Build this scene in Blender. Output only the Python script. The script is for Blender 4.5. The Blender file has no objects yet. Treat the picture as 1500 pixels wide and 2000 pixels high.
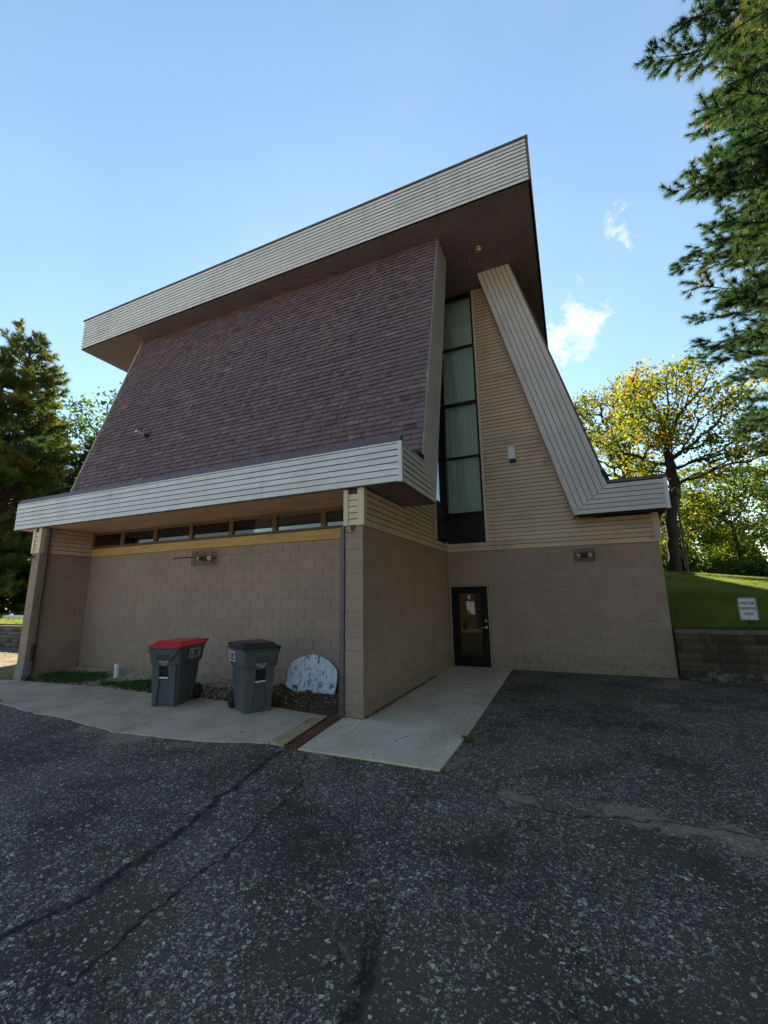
import bpy, math, random
import numpy as np
from mathutils import Matrix, Vector, Quaternion

sc = bpy.context.scene
COL = sc.collection
rng = np.random.default_rng(7)
random.seed(7)
R = math.radians

# ------------------------------------------------------------------ camera
CR = Vector((0.915650861, 0.401724045, -0.014187795))
CU = Vector((0.090614338, -0.171893451, 0.980939184))
CF = Vector((-0.391628067, 0.899483426, 0.193796345))
CP = Vector((3.075043, -6.174974, 1.844481))
FPX = 826.4447
cam = bpy.data.cameras.new('camera')
cam.sensor_fit = 'VERTICAL'
cam.sensor_height = 36.0
cam.lens = FPX / 2000.0 * 36.0
cam.clip_start = 0.05
cam.clip_end = 3000
camo = bpy.data.objects.new('camera', cam)
COL.objects.link(camo)
camo.matrix_world = Matrix(((CR.x, CU.x, -CF.x, CP.x), (CR.y, CU.y, -CF.y, CP.y),
                            (CR.z, CU.z, -CF.z, CP.z), (0, 0, 0, 1)))
sc.camera = camo


def project(P):
    d = Vector(P) - CP
    w = d.dot(CF)
    return 750 + FPX * d.dot(CR) / w, 1000 - FPX * d.dot(CU) / w, w


# ------------------------------------------------------------------ sun, sky, exposure
SUN_AZ, SUN_EL = -28.0, 36.0          # azimuth from +Y towards +X
sun = bpy.data.lights.new('sun', 'SUN')
sun.energy = 5.0
sun.angle = R(0.53)
sun.color = (1.0, 0.91, 0.78)
suno = bpy.data.objects.new('sun', sun)
COL.objects.link(suno)
sdir = Vector((math.sin(R(SUN_AZ)) * math.cos(R(SUN_EL)), math.cos(R(SUN_AZ)) * math.cos(R(SUN_EL)), math.sin(R(SUN_EL))))
suno.rotation_euler = sdir.to_track_quat('Z', 'Y').to_euler()
suno.location = sdir * 60

world = bpy.data.worlds.new('World')
sc.world = world
world.use_nodes = True
SKY_STRENGTH = 0.061
sc.view_settings.view_transform = 'Standard'
sc.view_settings.look = 'None'
sc.view_settings.exposure = 1.8
sc.view_settings.gamma = 1.0
sc.view_settings.use_curve_mapping = False
sc.cycles.max_bounces = 8
sc.cycles.transparent_max_bounces = 12
sc.cycles.use_denoising = True


# ------------------------------------------------------------------ node helpers
def nd(nt, typ, ins=None, **props):
    n = nt.nodes.new(typ)
    for k, v in props.items():
        setattr(n, k, v)
    for k, v in (ins or {}).items():
        s = n.inputs[k]
        if isinstance(v, bpy.types.NodeSocket):
            nt.links.new(v, s)
        else:
            s.default_value = v
    return n


def c4(c):
    return (c[0], c[1], c[2], 1.0)


def mth(nt, op, a, b=0.0, clamp=False):
    n = nd(nt, 'ShaderNodeMath', {0: a, 1: b}, operation=op)
    n.use_clamp = clamp
    return n.outputs[0]


def vmth(nt, op, a, b=(0, 0, 0)):
    n = nd(nt, 'ShaderNodeVectorMath', {0: a, 1: b}, operation=op)
    return n.outputs['Value'] if op in ('DOT_PRODUCT', 'LENGTH', 'DISTANCE') else n.outputs[0]


def mixc(nt, f, a, b, mode='MIX'):
    n = nd(nt, 'ShaderNodeMix', data_type='RGBA', blend_type=mode)
    for i, v in ((0, f), (6, a), (7, b)):
        if isinstance(v, bpy.types.NodeSocket):
            nt.links.new(v, n.inputs[i])
        elif i == 0:
            n.inputs[0].default_value = v
        else:
            n.inputs[i].default_value = c4(v)
    return n.outputs[2]


def ramp(nt, fac, stops, interp='LINEAR'):
    n = nd(nt, 'ShaderNodeValToRGB', {0: fac})
    cr = n.color_ramp
    cr.interpolation = interp
    while len(cr.elements) < len(stops):
        cr.elements.new(0.5)
    for e, (p, c) in zip(cr.elements, stops):
        e.position = p
        e.color = c4(c) if not isinstance(c, float) else (c, c, c, 1)
    return n.outputs[0]


def sstep(nt, x, lo, hi):
    n = nd(nt, 'ShaderNodeMapRange', {0: x, 1: lo, 2: hi, 3: 0.0, 4: 1.0}, interpolation_type='SMOOTHSTEP')
    return n.outputs[0]


def noise(nt, vec, scale, detail=3.0, rough=0.55, dist=0.0):
    return nd(nt, 'ShaderNodeTexNoise', {'Vector': vec, 'Scale': scale, 'Detail': detail, 'Roughness': rough, 'Distortion': dist}).outputs[0]


def scaled(nt, vec, s):
    return vmth(nt, 'MULTIPLY', vec, s)


def newmat(name):
    m = bpy.data.materials.new(name)
    m.use_nodes = True
    nt = m.node_tree
    b = nt.nodes['Principled BSDF']
    pos = nd(nt, 'ShaderNodeNewGeometry').outputs['Position']
    return m, nt, b, pos


def setb(nt, b, **kw):
    names = {'color': 'Base Color', 'rough': 'Roughness', 'metal': 'Metallic', 'spec': 'Specular IOR Level',
             'normal': 'Normal', 'emit': 'Emission Color', 'estr': 'Emission Strength'}
    for k, v in kw.items():
        s = b.inputs[names[k]]
        if isinstance(v, bpy.types.NodeSocket):
            nt.links.new(v, s)
        elif k in ('color', 'emit'):
            s.default_value = c4(v)
        else:
            s.default_value = v


def bump(nt, h, dist=0.01, strength=1.0):
    return nd(nt, 'ShaderNodeBump', {'Height': h, 'Distance': dist, 'Strength': strength}).outputs[0]


def attr(nt, name):
    return nd(nt, 'ShaderNodeAttribute', attribute_name=name).outputs['Fac']


def simple(name, color, rough=0.6, metal=0.0, var=0.12, nscale=8.0, bumpd=0.0, spec=0.4, stretch=(1, 1, 1)):
    m, nt, b, pos = newmat(name)
    v = scaled(nt, pos, stretch)
    n = noise(nt, v, nscale, 4.0)
    n2 = noise(nt, v, nscale * 9.0, 2.0)
    f = mth(nt, 'ADD', mth(nt, 'MULTIPLY', n, 0.7), mth(nt, 'MULTIPLY', n2, 0.3))
    lo = [max(0, c * (1 - var * 2.2)) for c in color]
    hi = [min(1, c * (1 + var * 1.6)) for c in color]
    setb(nt, b, color=ramp(nt, f, [(0.25, lo), (0.5, color), (0.78, hi)]), rough=rough, metal=metal, spec=spec)
    if bumpd:
        setb(nt, b, normal=bump(nt, n2, bumpd, 0.6))
    return m


# ------------------------------------------------------------------ world nodes
def build_world():
    nt = world.node_tree
    bg = nt.nodes['Background']
    sky = nd(nt, 'ShaderNodeTexSky', sky_type='NISHITA')
    sky.sun_disc = False
    sky.sun_elevation = R(SUN_EL)
    sky.sun_rotation = R(SUN_AZ)
    sky.altitude = 300
    sky.air_density = 1.35
    sky.dust_density = 0.06
    sky.ozone_density = 1.6
    D = nd(nt, 'ShaderNodeTexCoord').outputs['Generated']
    n1 = noise(nt, D, 20.0, 9.0, 0.66, 0.3)
    n2 = noise(nt, D, 3.0, 3.0, 0.5)
    blobs = [((0.048, 0.857, 0.513), 0.115, 1.0), ((0.02, 0.86, 0.50), 0.10, 1.0), ((0.057, 0.882, 0.469), 0.06, 0.8),
             ((0.131, 0.746, 0.652), 0.065, 0.38), ((0.078, 0.81, 0.582), 0.06, 0.55), ((0.04, 0.82, 0.57), 0.06, 0.5),
             ((0.10, 0.79, 0.60), 0.05, 0.4), ((0.085, 0.845, 0.535), 0.06, 0.5), ((0.115, 0.83, 0.55), 0.06, 0.36), ((0.15, 0.77, 0.62), 0.05, 0.3), ((-0.16, 0.86, 0.48), 0.18, 0.9), ((-0.35, 0.80, 0.49), 0.16, 0.8)]
    tot = None
    for c, r, k in blobs:
        l = math.sqrt(sum(x * x for x in c))
        d = vmth(nt, 'DISTANCE', D, tuple(x / l for x in c))
        m = mth(nt, 'MULTIPLY', sstep(nt, d, r, r * 0.1), k)
        tot = m if tot is None else mth(nt, 'MAXIMUM', tot, m)
    cl = mth(nt, 'ADD', mth(nt, 'MULTIPLY', tot, 1.0), mth(nt, 'MULTIPLY', mth(nt, 'SUBTRACT', n1, 0.5), 3.4))
    cl = mth(nt, 'MULTIPLY', sstep(nt, cl, 0.35, 1.45), sstep(nt, tot, 0.0, 0.35))
    # thin even high veil
    veil = mth(nt, 'ADD', 0.03, mth(nt, 'MULTIPLY', sstep(nt, n2, 0.35, 0.75), 0.04))
    a = mth(nt, 'MAXIMUM', mth(nt, 'MULTIPLY', cl, 0.84), veil)
    hs = nd(nt, 'ShaderNodeHueSaturation', {'Hue': 0.492, 'Saturation': 1.03, 'Color': sky.outputs[0]}).outputs[0]
    col = mixc(nt, a, hs, (6.6, 6.6, 6.5))
    nt.links.new(col, bg.inputs[0])
    bg.inputs[1].default_value = SKY_STRENGTH


build_world()


# ------------------------------------------------------------------ materials
def seg_dist(nt, p, a, b):
    """distance from p (z ignored) to the ground segment a-b"""
    ax, ay = a
    bx, by = b
    dx, dy = bx - ax, by - ay
    L2 = dx * dx + dy * dy
    rel = vmth(nt, 'SUBTRACT', p, (ax, ay, 0))
    t = mth(nt, 'DIVIDE', vmth(nt, 'DOT_PRODUCT', rel, (dx, dy, 0)), L2, clamp=True)
    sc_ = nd(nt, 'ShaderNodeVectorMath', {0: (dx, dy, 0), 'Scale': t}, operation='SCALE').outputs[0]
    return vmth(nt, 'DISTANCE', rel, sc_)


def poly_dist(nt, p, pts):
    d = None
    for a, b in zip(pts[:-1], pts[1:]):
        s = seg_dist(nt, p, a, b)
        d = s if d is None else mth(nt, 'MINIMUM', d, s)
    return d


def build_asphalt():
    m, nt, b, pos = newmat('asphalt')
    xy = scaled(nt, pos, (1, 1, 0))
    wob = nd(nt, 'ShaderNodeTexNoise', {'Vector': xy, 'Scale': 3.0, 'Detail': 5.0, 'Roughness': 0.65}).outputs['Color']
    w = vmth(nt, 'MULTIPLY', vmth(nt, 'SUBTRACT', wob, (0.5, 0.5, 0.5)), (0.30, 0.30, 0.0))
    wp = vmth(nt, 'ADD', xy, w)
    w2 = vmth(nt, 'MULTIPLY', vmth(nt, 'SUBTRACT', wob, (0.5, 0.5, 0.5)), (0.75, 0.75, 0.0))
    wp2 = vmth(nt, 'ADD', xy, w2)
    wob2 = nd(nt, 'ShaderNodeTexNoise', {'Vector': xy, 'Scale': 60.0, 'Detail': 2.0}).outputs['Color']
    big = noise(nt, xy, 0.55, 4.0, 0.6)
    mid = noise(nt, xy, 2.1, 4.0, 0.6)
    fine = noise(nt, xy, 120.0, 3.0, 0.7)
    base = ramp(nt, mid, [(0.25, (0.042, 0.035, 0.032)), (0.5, (0.060, 0.049, 0.042)), (0.75, (0.092, 0.073, 0.060))])
    base = mixc(nt, sstep(nt, big, 0.40, 0.62), base, (0.105, 0.082, 0.064))
    base = mixc(nt, sstep(nt, fine, 0.46, 0.30), base, (0.014, 0.0125, 0.0125))
    base = mixc(nt, sstep(nt, fine, 0.54, 0.72), base, (0.15, 0.125, 0.105))
    # exposed aggregate in three sizes
    expo = mth(nt, 'ADD', 0.25, mth(nt, 'MULTIPLY', sstep(nt, noise(nt, xy, 1.2, 3.0, 0.6), 0.34, 0.58), 0.75))
    hs = None
    for scale, thr, rad, lo, hi in ((33.0, 0.66, 0.40, 0.085, 0.80), (56.0, 0.46, 0.42, 0.08, 0.70), (105.0, 0.40, 0.46, 0.07, 0.55)):
        jit = vmth(nt, 'ADD', vmth(nt, 'ADD', xy, (scale * 0.13, scale * 0.07, 0)), vmth(nt, 'MULTIPLY', vmth(nt, 'SUBTRACT', wob2, (0.5, 0.5, 0.5)), (0.5 / scale, 0.5 / scale, 0)))
        v = nd(nt, 'ShaderNodeTexVoronoi', {'Vector': jit, 'Scale': scale, 'Randomness': 1.0}, feature='F1', voronoi_dimensions='2D')
        ve = nd(nt, 'ShaderNodeTexVoronoi', {'Vector': jit, 'Scale': scale, 'Randomness': 1.0}, feature='DISTANCE_TO_EDGE', voronoi_dimensions='2D').outputs['Distance']
        rnd = nd(nt, 'ShaderNodeSeparateColor', {0: v.outputs['Color']})
        lim = mth(nt, 'ADD', 0.05, mth(nt, 'MULTIPLY', rnd.outputs[1], 0.22))
        ins = sstep(nt, mth(nt, 'SUBTRACT', ve, lim), -0.02, 0.04)
        pick = mth(nt, 'GREATER_THAN', rnd.outputs[0], mth(nt, 'SUBTRACT', 1.0, mth(nt, 'MULTIPLY', expo, 1 - thr)))
        k = mth(nt, 'MULTIPLY', ins, pick)
        stone = ramp(nt, rnd.outputs[2], [(0.0, (lo, lo * 0.90, lo * 0.84)), (0.35, (lo * 1.7, lo * 1.45, lo * 1.28)), (0.62, (hi * 0.42, hi * 0.37, hi * 0.33)),
                                          (0.86, (hi * 0.66, hi * 0.62, hi * 0.57)), (1.0, (hi, hi * 0.97, hi * 0.92))])
        base = mixc(nt, k, base, stone)
        hs = k if hs is None else mth(nt, 'MAXIMUM', hs, k)
    # dark worn bands and cracks that lie in the pavement
    A = [(-0.35, -1.58), (-0.13, -2.76), (0.04, -3.5), (0.06, -4.05), (-0.03, -4.6), (-0.2, -5.4)]
    B = [(0.01, -1.5), (0.1, -1.85), (0.38, -2.21), (0.49, -2.73), (0.57, -3.21), (0.57, -3.62), (0.59, -3.96), (0.64, -4.5)]
    C = [(1.55, -1.55), (1.53, -2.26), (1.64, -2.78), (1.74, -3.2), (1.81, -3.43), (1.93, -3.8), (1.97, -4.0), (2.04, -4.4)]
    Dd = [(1.33, -3.48), (1.46, -3.58), (1.61, -3.65), (1.78, -3.82), (1.88, -3.9)]
    E = [(1.62, -1.42), (2.03, -1.62), (2.4, -1.81), (2.75, -1.93), (3.15, -1.80), (3.61, -1.70), (4.3, -1.70), (5.5, -1.9)]
    dA, dB, dC, dD, dE = [poly_dist(nt, wp, q) for q in (A, B, C, Dd, E)]
    band = mth(nt, 'MAXIMUM', mth(nt, 'MULTIPLY', sstep(nt, dA, 0.060, 0.022), 0.85), mth(nt, 'MULTIPLY', sstep(nt, dB, 0.028, 0.008), 0.45))
    tail = nd(nt, 'ShaderNodeSeparateXYZ', {0: xy}).outputs[1]
    wide = mth(nt, 'MULTIPLY', sstep(nt, dC, 0.075, 0.02), sstep(nt, tail, -3.2, -3.9))
    band = mth(nt, 'MAXIMUM', band, mth(nt, 'MULTIPLY', wide, 0.9))
    band = mth(nt, 'MAXIMUM', band, mth(nt, 'MULTIPLY', sstep(nt, dC, 0.030, 0.008), 0.35))
    band = mth(nt, 'MULTIPLY', band, sstep(nt, noise(nt, xy, 9.0, 5.0, 0.7), 0.30, 0.52))
    band = mth(nt, 'MULTIPLY', band, mth(nt, 'ADD', 0.62, mth(nt, 'MULTIPLY', mid, 0.7)), clamp=True)
    base = mixc(nt, band, base, (0.014, 0.0135, 0.0135))
    # dark smooth stains
    st = None
    for (x, y, r) in ((3.65, -0.15, 0.42), (0.95, -3.0, 0.75), (2.5, -2.7, 0.7), (-3.5, -2.6, 0.9), (3.1, 1.2, 1.0), (2.2, 3.6, 0.7)):
        q = sstep(nt, vmth(nt, 'DISTANCE', wp2, (x, y, 0)), r, r * 0.25)
        st = q if st is None else mth(nt, 'MAXIMUM', st, q)
    base = mixc(nt, mth(nt, 'MULTIPLY', mth(nt, 'MULTIPLY', st, sstep(nt, noise(nt, xy, 4.0, 6.0, 0.7), 0.36, 0.62)), 0.55), base, (0.020, 0.0195, 0.021))
    # sand and silt washed into the low places
    sand = None
    for (x, y, r, k) in ((2.38, -1.72, 0.25, 1.0), (3.38, -1.68, 0.30, 0.95), (3.7, -1.78, 0.25, 1.0), (4.05, -1.83, 0.35, 1.0), (1.72, -1.1, 0.22, 0.75),
                         (4.62, 4.2, 0.5, 0.9), (4.9, 4.75, 0.5, 0.9), (4.34, 2.53, 0.30, 0.8), (3.7, 5.0, 0.5, 0.45), (2.9, -1.75, 0.4, 0.35), (1.75, -0.6, 0.2, 0.5),
                         (-2.7, -1.82, 0.55, 0.9), (-1.7, -1.75, 0.4, 0.6), (-3.6, -1.75, 0.4, 0.8), (-4.6, -1.6, 0.4, 0.7)):
        q = mth(nt, 'MULTIPLY', sstep(nt, vmth(nt, 'DISTANCE', wp2, (x, y, 0)), r, r * 0.35), k)
        sand = q if sand is None else mth(nt, 'MAXIMUM', sand, q)
    fe = mth(nt, 'MULTIPLY', sstep(nt, dE, 0.10, 0.01), 0.42)
    sand = mth(nt, 'MAXIMUM', sand, fe)
    sand = mth(nt, 'MULTIPLY', sstep(nt, mth(nt, 'ADD', sand, mth(nt, 'MULTIPLY', mth(nt, 'SUBTRACT', noise(nt, xy, 5.0, 6.0, 0.75), 0.5), 2.2)), 0.25, 0.95), mth(nt, 'ADD', 0.35, fine), clamp=True)
    base = mixc(nt, mth(nt, 'MULTIPLY', sand, mth(nt, 'SUBTRACT', 1.0, mth(nt, 'MULTIPLY', hs, 0.55))), base, (0.33, 0.265, 0.195))
    # fine light cracks, then hair-thin dark ones
    brk = sstep(nt, noise(nt, xy, 14.0, 4.0, 0.7), 0.44, 0.56)
    lc = mth(nt, 'MULTIPLY', mth(nt, 'MULTIPLY', sstep(nt, dD, 0.020, 0.004), brk), 0.8)
    lc = mth(nt, 'MAXIMUM', lc, mth(nt, 'MULTIPLY', mth(nt, 'MULTIPLY', sstep(nt, dC, 0.012, 0.003), mth(nt, 'MULTIPLY', brk, sstep(nt, tail, -2.3, -3.2))), 0.8))
    base = mixc(nt, lc, base, (0.20, 0.17, 0.135))
    hair = mth(nt, 'MAXIMUM', sstep(nt, dB, 0.012, 0.003), mth(nt, 'MAXIMUM', sstep(nt, dA, 0.012, 0.003), sstep(nt, dE, 0.014, 0.004)))
    vcr = nd(nt, 'ShaderNodeTexVoronoi', {'Vector': wp2, 'Scale': 0.62}, feature='DISTANCE_TO_EDGE', voronoi_dimensions='2D').outputs['Distance']
    hair = mth(nt, 'MAXIMUM', hair, mth(nt, 'MULTIPLY', sstep(nt, vcr, 0.006, 0.002), 0.8))
    base = mixc(nt, mth(nt, 'MULTIPLY', hair, 0.8), base, (0.008, 0.008, 0.008))
    h = mth(nt, 'ADD', mth(nt, 'MULTIPLY', hs, 0.7), mth(nt, 'SUBTRACT', mth(nt, 'MULTIPLY', fine, 0.9), mth(nt, 'MULTIPLY', hair, 1.2)))
    base = mixc(nt, 1.0, base, (1.06, 1.0, 0.90), 'MULTIPLY')
    setb(nt, b, color=base, rough=0.86, spec=0.28, normal=bump(nt, h, 0.008, 1.0))
    return m


def build_concrete(name, col, rust=0.0):
    m, nt, b, pos = newmat(name)
    tone = attr(nt, 'tone')
    n1 = noise(nt, pos, 1.6, 5.0, 0.65)
    n2 = noise(nt, pos, 22.0, 4.0, 0.7)
    n3 = noise(nt, pos, 150.0, 2.0, 0.7)
    lo = [c * 0.62 for c in col]
    hi = [c * 1.22 for c in col]
    cc = ramp(nt, mth(nt, 'ADD', mth(nt, 'MULTIPLY', n1, 0.62), mth(nt, 'MULTIPLY', n2, 0.38)), [(0.32, lo), (0.52, col), (0.72, hi)])
    spk = sstep(nt, n3, 0.60, 0.74)
    cc = mixc(nt, mth(nt, 'MULTIPLY', spk, 0.4), cc, [c * 0.45 for c in col])
    spl = sstep(nt, noise(nt, pos, 90.0, 2.0, 0.7), 0.62, 0.75)
    cc = mixc(nt, mth(nt, 'MULTIPLY', spl, 0.3), cc, [c * 1.5 for c in col])
    dk = sstep(nt, noise(nt, pos, 3.2, 6.0, 0.72, 0.6), 0.60, 0.78)
    cc = mixc(nt, mth(nt, 'MULTIPLY', dk, 0.55), cc, [c * 0.34 for c in col])
    st2 = sstep(nt, noise(nt, scaled(nt, pos, (1.0, 0.45, 1)), 1.1, 6.0, 0.7, 0.5), 0.50, 0.66)
    cc = mixc(nt, mth(nt, 'MULTIPLY', st2, 0.35), cc, [col[0] * 0.62, col[1] * 0.55, col[2] * 0.46])
    vcr = nd(nt, 'ShaderNodeTexVoronoi', {'Vector': vmth(nt, 'ADD', pos, vmth(nt, 'MULTIPLY', nd(nt, 'ShaderNodeTexNoise', {'Vector': pos, 'Scale': 2.0, 'Detail': 5.0}).outputs['Color'], (0.5, 0.5, 0))), 'Scale': 0.55},
              feature='DISTANCE_TO_EDGE').outputs['Distance']
    crk = mth(nt, 'MULTIPLY', sstep(nt, vcr, 0.004, 0.001), sstep(nt, n1, 0.52, 0.64))
    cc = mixc(nt, mth(nt, 'MULTIPLY', crk, 0.8), cc, (0.03, 0.027, 0.024))
    if rust:
        rs = sstep(nt, noise(nt, scaled(nt, pos, (3, 1, 1)), 2.3, 5.0, 0.7), 0.38, 0.66)
        cc = mixc(nt, mth(nt, 'MULTIPLY', rs, rust), cc, (0.24, 0.10, 0.032))
    cc = mixc(nt, 1.0, cc, nd(nt, 'ShaderNodeCombineColor', {0: tone, 1: tone, 2: tone}).outputs[0], 'MULTIPLY')
    setb(nt, b, color=cc, rough=0.9, spec=0.25, normal=bump(nt, mth(nt, 'ADD', n2, mth(nt, 'MULTIPLY', n3, 0.6)), 0.004, 0.8))
    return m


def build_block(name, col):
    """painted concrete block: matt paint over a rough face, worn near the ground"""
    m, nt, b, pos = newmat(name)
    tone = attr(nt, 'tone')
    n1 = noise(nt, pos, 1.1, 4.0, 0.6)
    n2 = noise(nt, pos, 14.0, 4.0, 0.65)
    n3 = noise(nt, pos, 75.0, 3.0, 0.7)
    lo = [c * 0.84 for c in col]
    hi = [c * 1.14 for c in col]
    cc = ramp(nt, mth(nt, 'ADD', mth(nt, 'MULTIPLY', n1, 0.6), mth(nt, 'MULTIPLY', n2, 0.4)), [(0.3, lo), (0.5, col), (0.7, hi)])
    strk = sstep(nt, noise(nt, scaled(nt, pos, (7, 7, 0.35)), 1.0, 4.0, 0.6), 0.56, 0.8)
    cc = mixc(nt, mth(nt, 'MULTIPLY', strk, 0.34), cc, [c * 0.55 for c in col])
    pit = sstep(nt, n3, 0.62, 0.72)
    cc = mixc(nt, mth(nt, 'MULTIPLY', pit, 0.35), cc, [c * 0.5 for c in col])
    z = nd(nt, 'ShaderNodeSeparateXYZ', {0: pos}).outputs[2]
    spl = mth(nt, 'MULTIPLY', sstep(nt, mth(nt, 'ADD', z, mth(nt, 'MULTIPLY', n1, -0.9)), 0.12, -0.42), sstep(nt, noise(nt, pos, 9.0, 6.0, 0.75), 0.36, 0.62))
    cc = mixc(nt, mth(nt, 'MULTIPLY', spl, 0.6), cc, [c * 0.42 for c in col])
    sc2 = sstep(nt, noise(nt, scaled(nt, pos, (2.2, 2.2, 7.0)), 2.4, 6.0, 0.75, 0.8), 0.70, 0.74)
    cc = mixc(nt, mth(nt, 'MULTIPLY', sc2, 0.35), cc, [min(1, c * 1.5) for c in col])
    wear = mth(nt, 'MULTIPLY', sstep(nt, mth(nt, 'ADD', z, mth(nt, 'MULTIPLY', n2, -0.35)), 0.10, -0.06), sstep(nt, noise(nt, pos, 6.0, 5.0, 0.7), 0.46, 0.58))
    cc = mixc(nt, mth(nt, 'MULTIPLY', wear, 0.6), cc, (0.26, 0.235, 0.20))
    cc = mixc(nt, 1.0, cc, nd(nt, 'ShaderNodeCombineColor', {0: tone, 1: tone, 2: tone}).outputs[0], 'MULTIPLY')
    setb(nt, b, color=cc, rough=0.82, spec=0.25, normal=bump(nt, mth(nt, 'ADD', mth(nt, 'MULTIPLY', n3, 0.8), n2), 0.004, 0.7))
    return m


def build_siding(name, col, dirt, dirtk=0.35, stretch=(0.4, 0.4, 6.0), streak=0.2):
    m, nt, b, pos = newmat(name)
    tone = attr(nt, 'tone')
    n1 = noise(nt, pos, 0.9, 4.0, 0.6)
    g = noise(nt, scaled(nt, pos, stretch), 6.0, 4.0, 0.6)
    lo = [c * 0.86 for c in col]
    hi = [c * 1.08 for c in col]
    cc = ramp(nt, mth(nt, 'ADD', mth(nt, 'MULTIPLY', n1, 0.55), mth(nt, 'MULTIPLY', g, 0.45)), [(0.32, lo), (0.5, col), (0.7, hi)])
    dk = sstep(nt, noise(nt, pos, 1.7, 6.0, 0.7, 0.3), 0.46, 0.74)
    cc = mixc(nt, mth(nt, 'MULTIPLY', dk, dirtk), cc, dirt)
    strk = sstep(nt, noise(nt, scaled(nt, pos, (5, 5, 0.25)), 1.0, 4.0, 0.65), 0.52, 0.78)
    cc = mixc(nt, mth(nt, 'MULTIPLY', strk, streak), cc, dirt)
    cc = mixc(nt, 1.0, cc, nd(nt, 'ShaderNodeCombineColor', {0: tone, 1: tone, 2: tone}).outputs[0], 'MULTIPLY')
    setb(nt, b, color=cc, rough=0.55, spec=0.35, normal=bump(nt, g, 0.0015, 0.5))
    return m


def build_shingle():
    m, nt, b, pos = newmat('shingle')
    tone = attr(nt, 'tone')
    base = ramp(nt, tone, [(0.0, (0.088, 0.064, 0.078)), (0.3, (0.138, 0.100, 0.116)), (0.6, (0.178, 0.128, 0.142)), (0.85, (0.215, 0.156, 0.162)), (1.0, (0.26, 0.190, 0.180))])
    gr = noise(nt, pos, 210.0, 2.0, 0.7)
    base = mixc(nt, sstep(nt, gr, 0.5, 0.75), base, (0.30, 0.215, 0.215))
    base = mixc(nt, sstep(nt, gr, 0.48, 0.25), base, (0.060, 0.042, 0.052))
    wear = sstep(nt, noise(nt, scaled(nt, pos, (1, 1, 2.5)), 1.3, 5.0, 0.65), 0.55, 0.8)
    base = mixc(nt, mth(nt, 'MULTIPLY', wear, 0.22), base, (0.27, 0.20, 0.20))
    setb(nt, b, color=base, rough=0.92, spec=0.2, normal=bump(nt, gr, 0.003, 0.7))
    return m


def build_leaf(name, stops, trans=0.5, rough=0.55):
    m = bpy.data.materials.new(name)
    m.use_nodes = True
    nt = m.node_tree
    nt.nodes.remove(nt.nodes['Principled BSDF'])
    out = nt.nodes['Material Output']
    tone = attr(nt, 'tone')
    col = ramp(nt, tone, stops)
    p = nd(nt, 'ShaderNodeBsdfPrincipled', {'Base Color': col, 'Roughness': rough, 'Specular IOR Level': 0.12})
    t = nd(nt, 'ShaderNodeBsdfTranslucent', {'Color': mixc(nt, 1.0, col, (1.5, 1.6, 0.8), 'MULTIPLY')})
    mx = nd(nt, 'ShaderNodeMixShader', {0: trans, 1: p.outputs[0], 2: t.outputs[0]})
    nt.links.new(mx.outputs[0], out.inputs[0])
    return m


def build_glass(name, tint, rough=0.0, ior=1.5, boost=1.6):
    m = bpy.data.materials.new(name)
    m.use_nodes = True
    nt = m.node_tree
    nt.nodes.remove(nt.nodes['Principled BSDF'])
    out = nt.nodes['Material Output']
    fr = nd(nt, 'ShaderNodeFresnel', {'IOR': ior})
    tr = nd(nt, 'ShaderNodeBsdfTransparent', {'Color': c4(tint)})
    gl = nd(nt, 'ShaderNodeBsdfGlossy', {'Color': (0.95, 0.97, 1, 1), 'Roughness': rough})
    f = mth(nt, 'MULTIPLY', fr.outputs[0], boost, clamp=True)
    mx = nd(nt, 'ShaderNodeMixShader', {0: f, 1: tr.outputs[0], 2: gl.outputs[0]})
    nt.links.new(mx.outputs[0], out.inputs[0])
    return m


def build_backboard():
    m, nt, b, pos = newmat('peeling_paint')
    n1 = noise(nt, scaled(nt, pos, (14, 14, 2.4)), 1.0, 6.0, 0.72, 0.4)
    n2 = noise(nt, pos, 3.0, 4.0, 0.6)
    n3 = noise(nt, scaled(nt, pos, (40, 40, 9)), 1.0, 4.0, 0.7)
    paint = ramp(nt, n2, [(0.3, (0.58, 0.68, 0.80)), (0.7, (0.70, 0.77, 0.86))])
    k = sstep(nt, mth(nt, 'ADD', mth(nt, 'MULTIPLY', n1, 0.7), mth(nt, 'MULTIPLY', n3, 0.3)), 0.535, 0.585)
    x = nd(nt, 'ShaderNodeSeparateXYZ', {0: pos}).outputs[0]
    edge = sstep(nt, x, -1.85, -2.16)
    wv = nd(nt, 'ShaderNodeTexWave', {'Vector': pos, 'Scale': 7.5, 'Distortion': 5.0, 'Detail': 3.0, 'Detail Scale': 1.3}, wave_type='BANDS', bands_direction='X').outputs[1]
    k = mth(nt, 'MAXIMUM', k, mth(nt, 'MULTIPLY', mth(nt, 'MULTIPLY', edge, sstep(nt, wv, 0.66, 0.8)), 0.9))
    c = mixc(nt, k, paint, (0.075, 0.045, 0.035))
    red = None
    for (cx, cz, r) in ((-1.76, 0.485, 0.07), (-1.67, 0.48, 0.05), (-1.5, 0.47, 0.06), (-1.44, 0.455, 0.05)):
        q = sstep(nt, vmth(nt, 'DISTANCE', scaled(nt, pos, (1, 0, 1.6)), (cx, 0, cz * 1.6)), r, r * 0.2)
        red = q if red is None else mth(nt, 'MAXIMUM', red, q)
    c = mixc(nt, mth(nt, 'MULTIPLY', red, sstep(nt, n3, 0.48, 0.56)), c, (0.22, 0.05, 0.045))
    setb(nt, b, color=c, rough=0.7, normal=bump(nt, mth(nt, 'SUBTRACT', 1.0, k), 0.003, 0.7))
    return m


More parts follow.
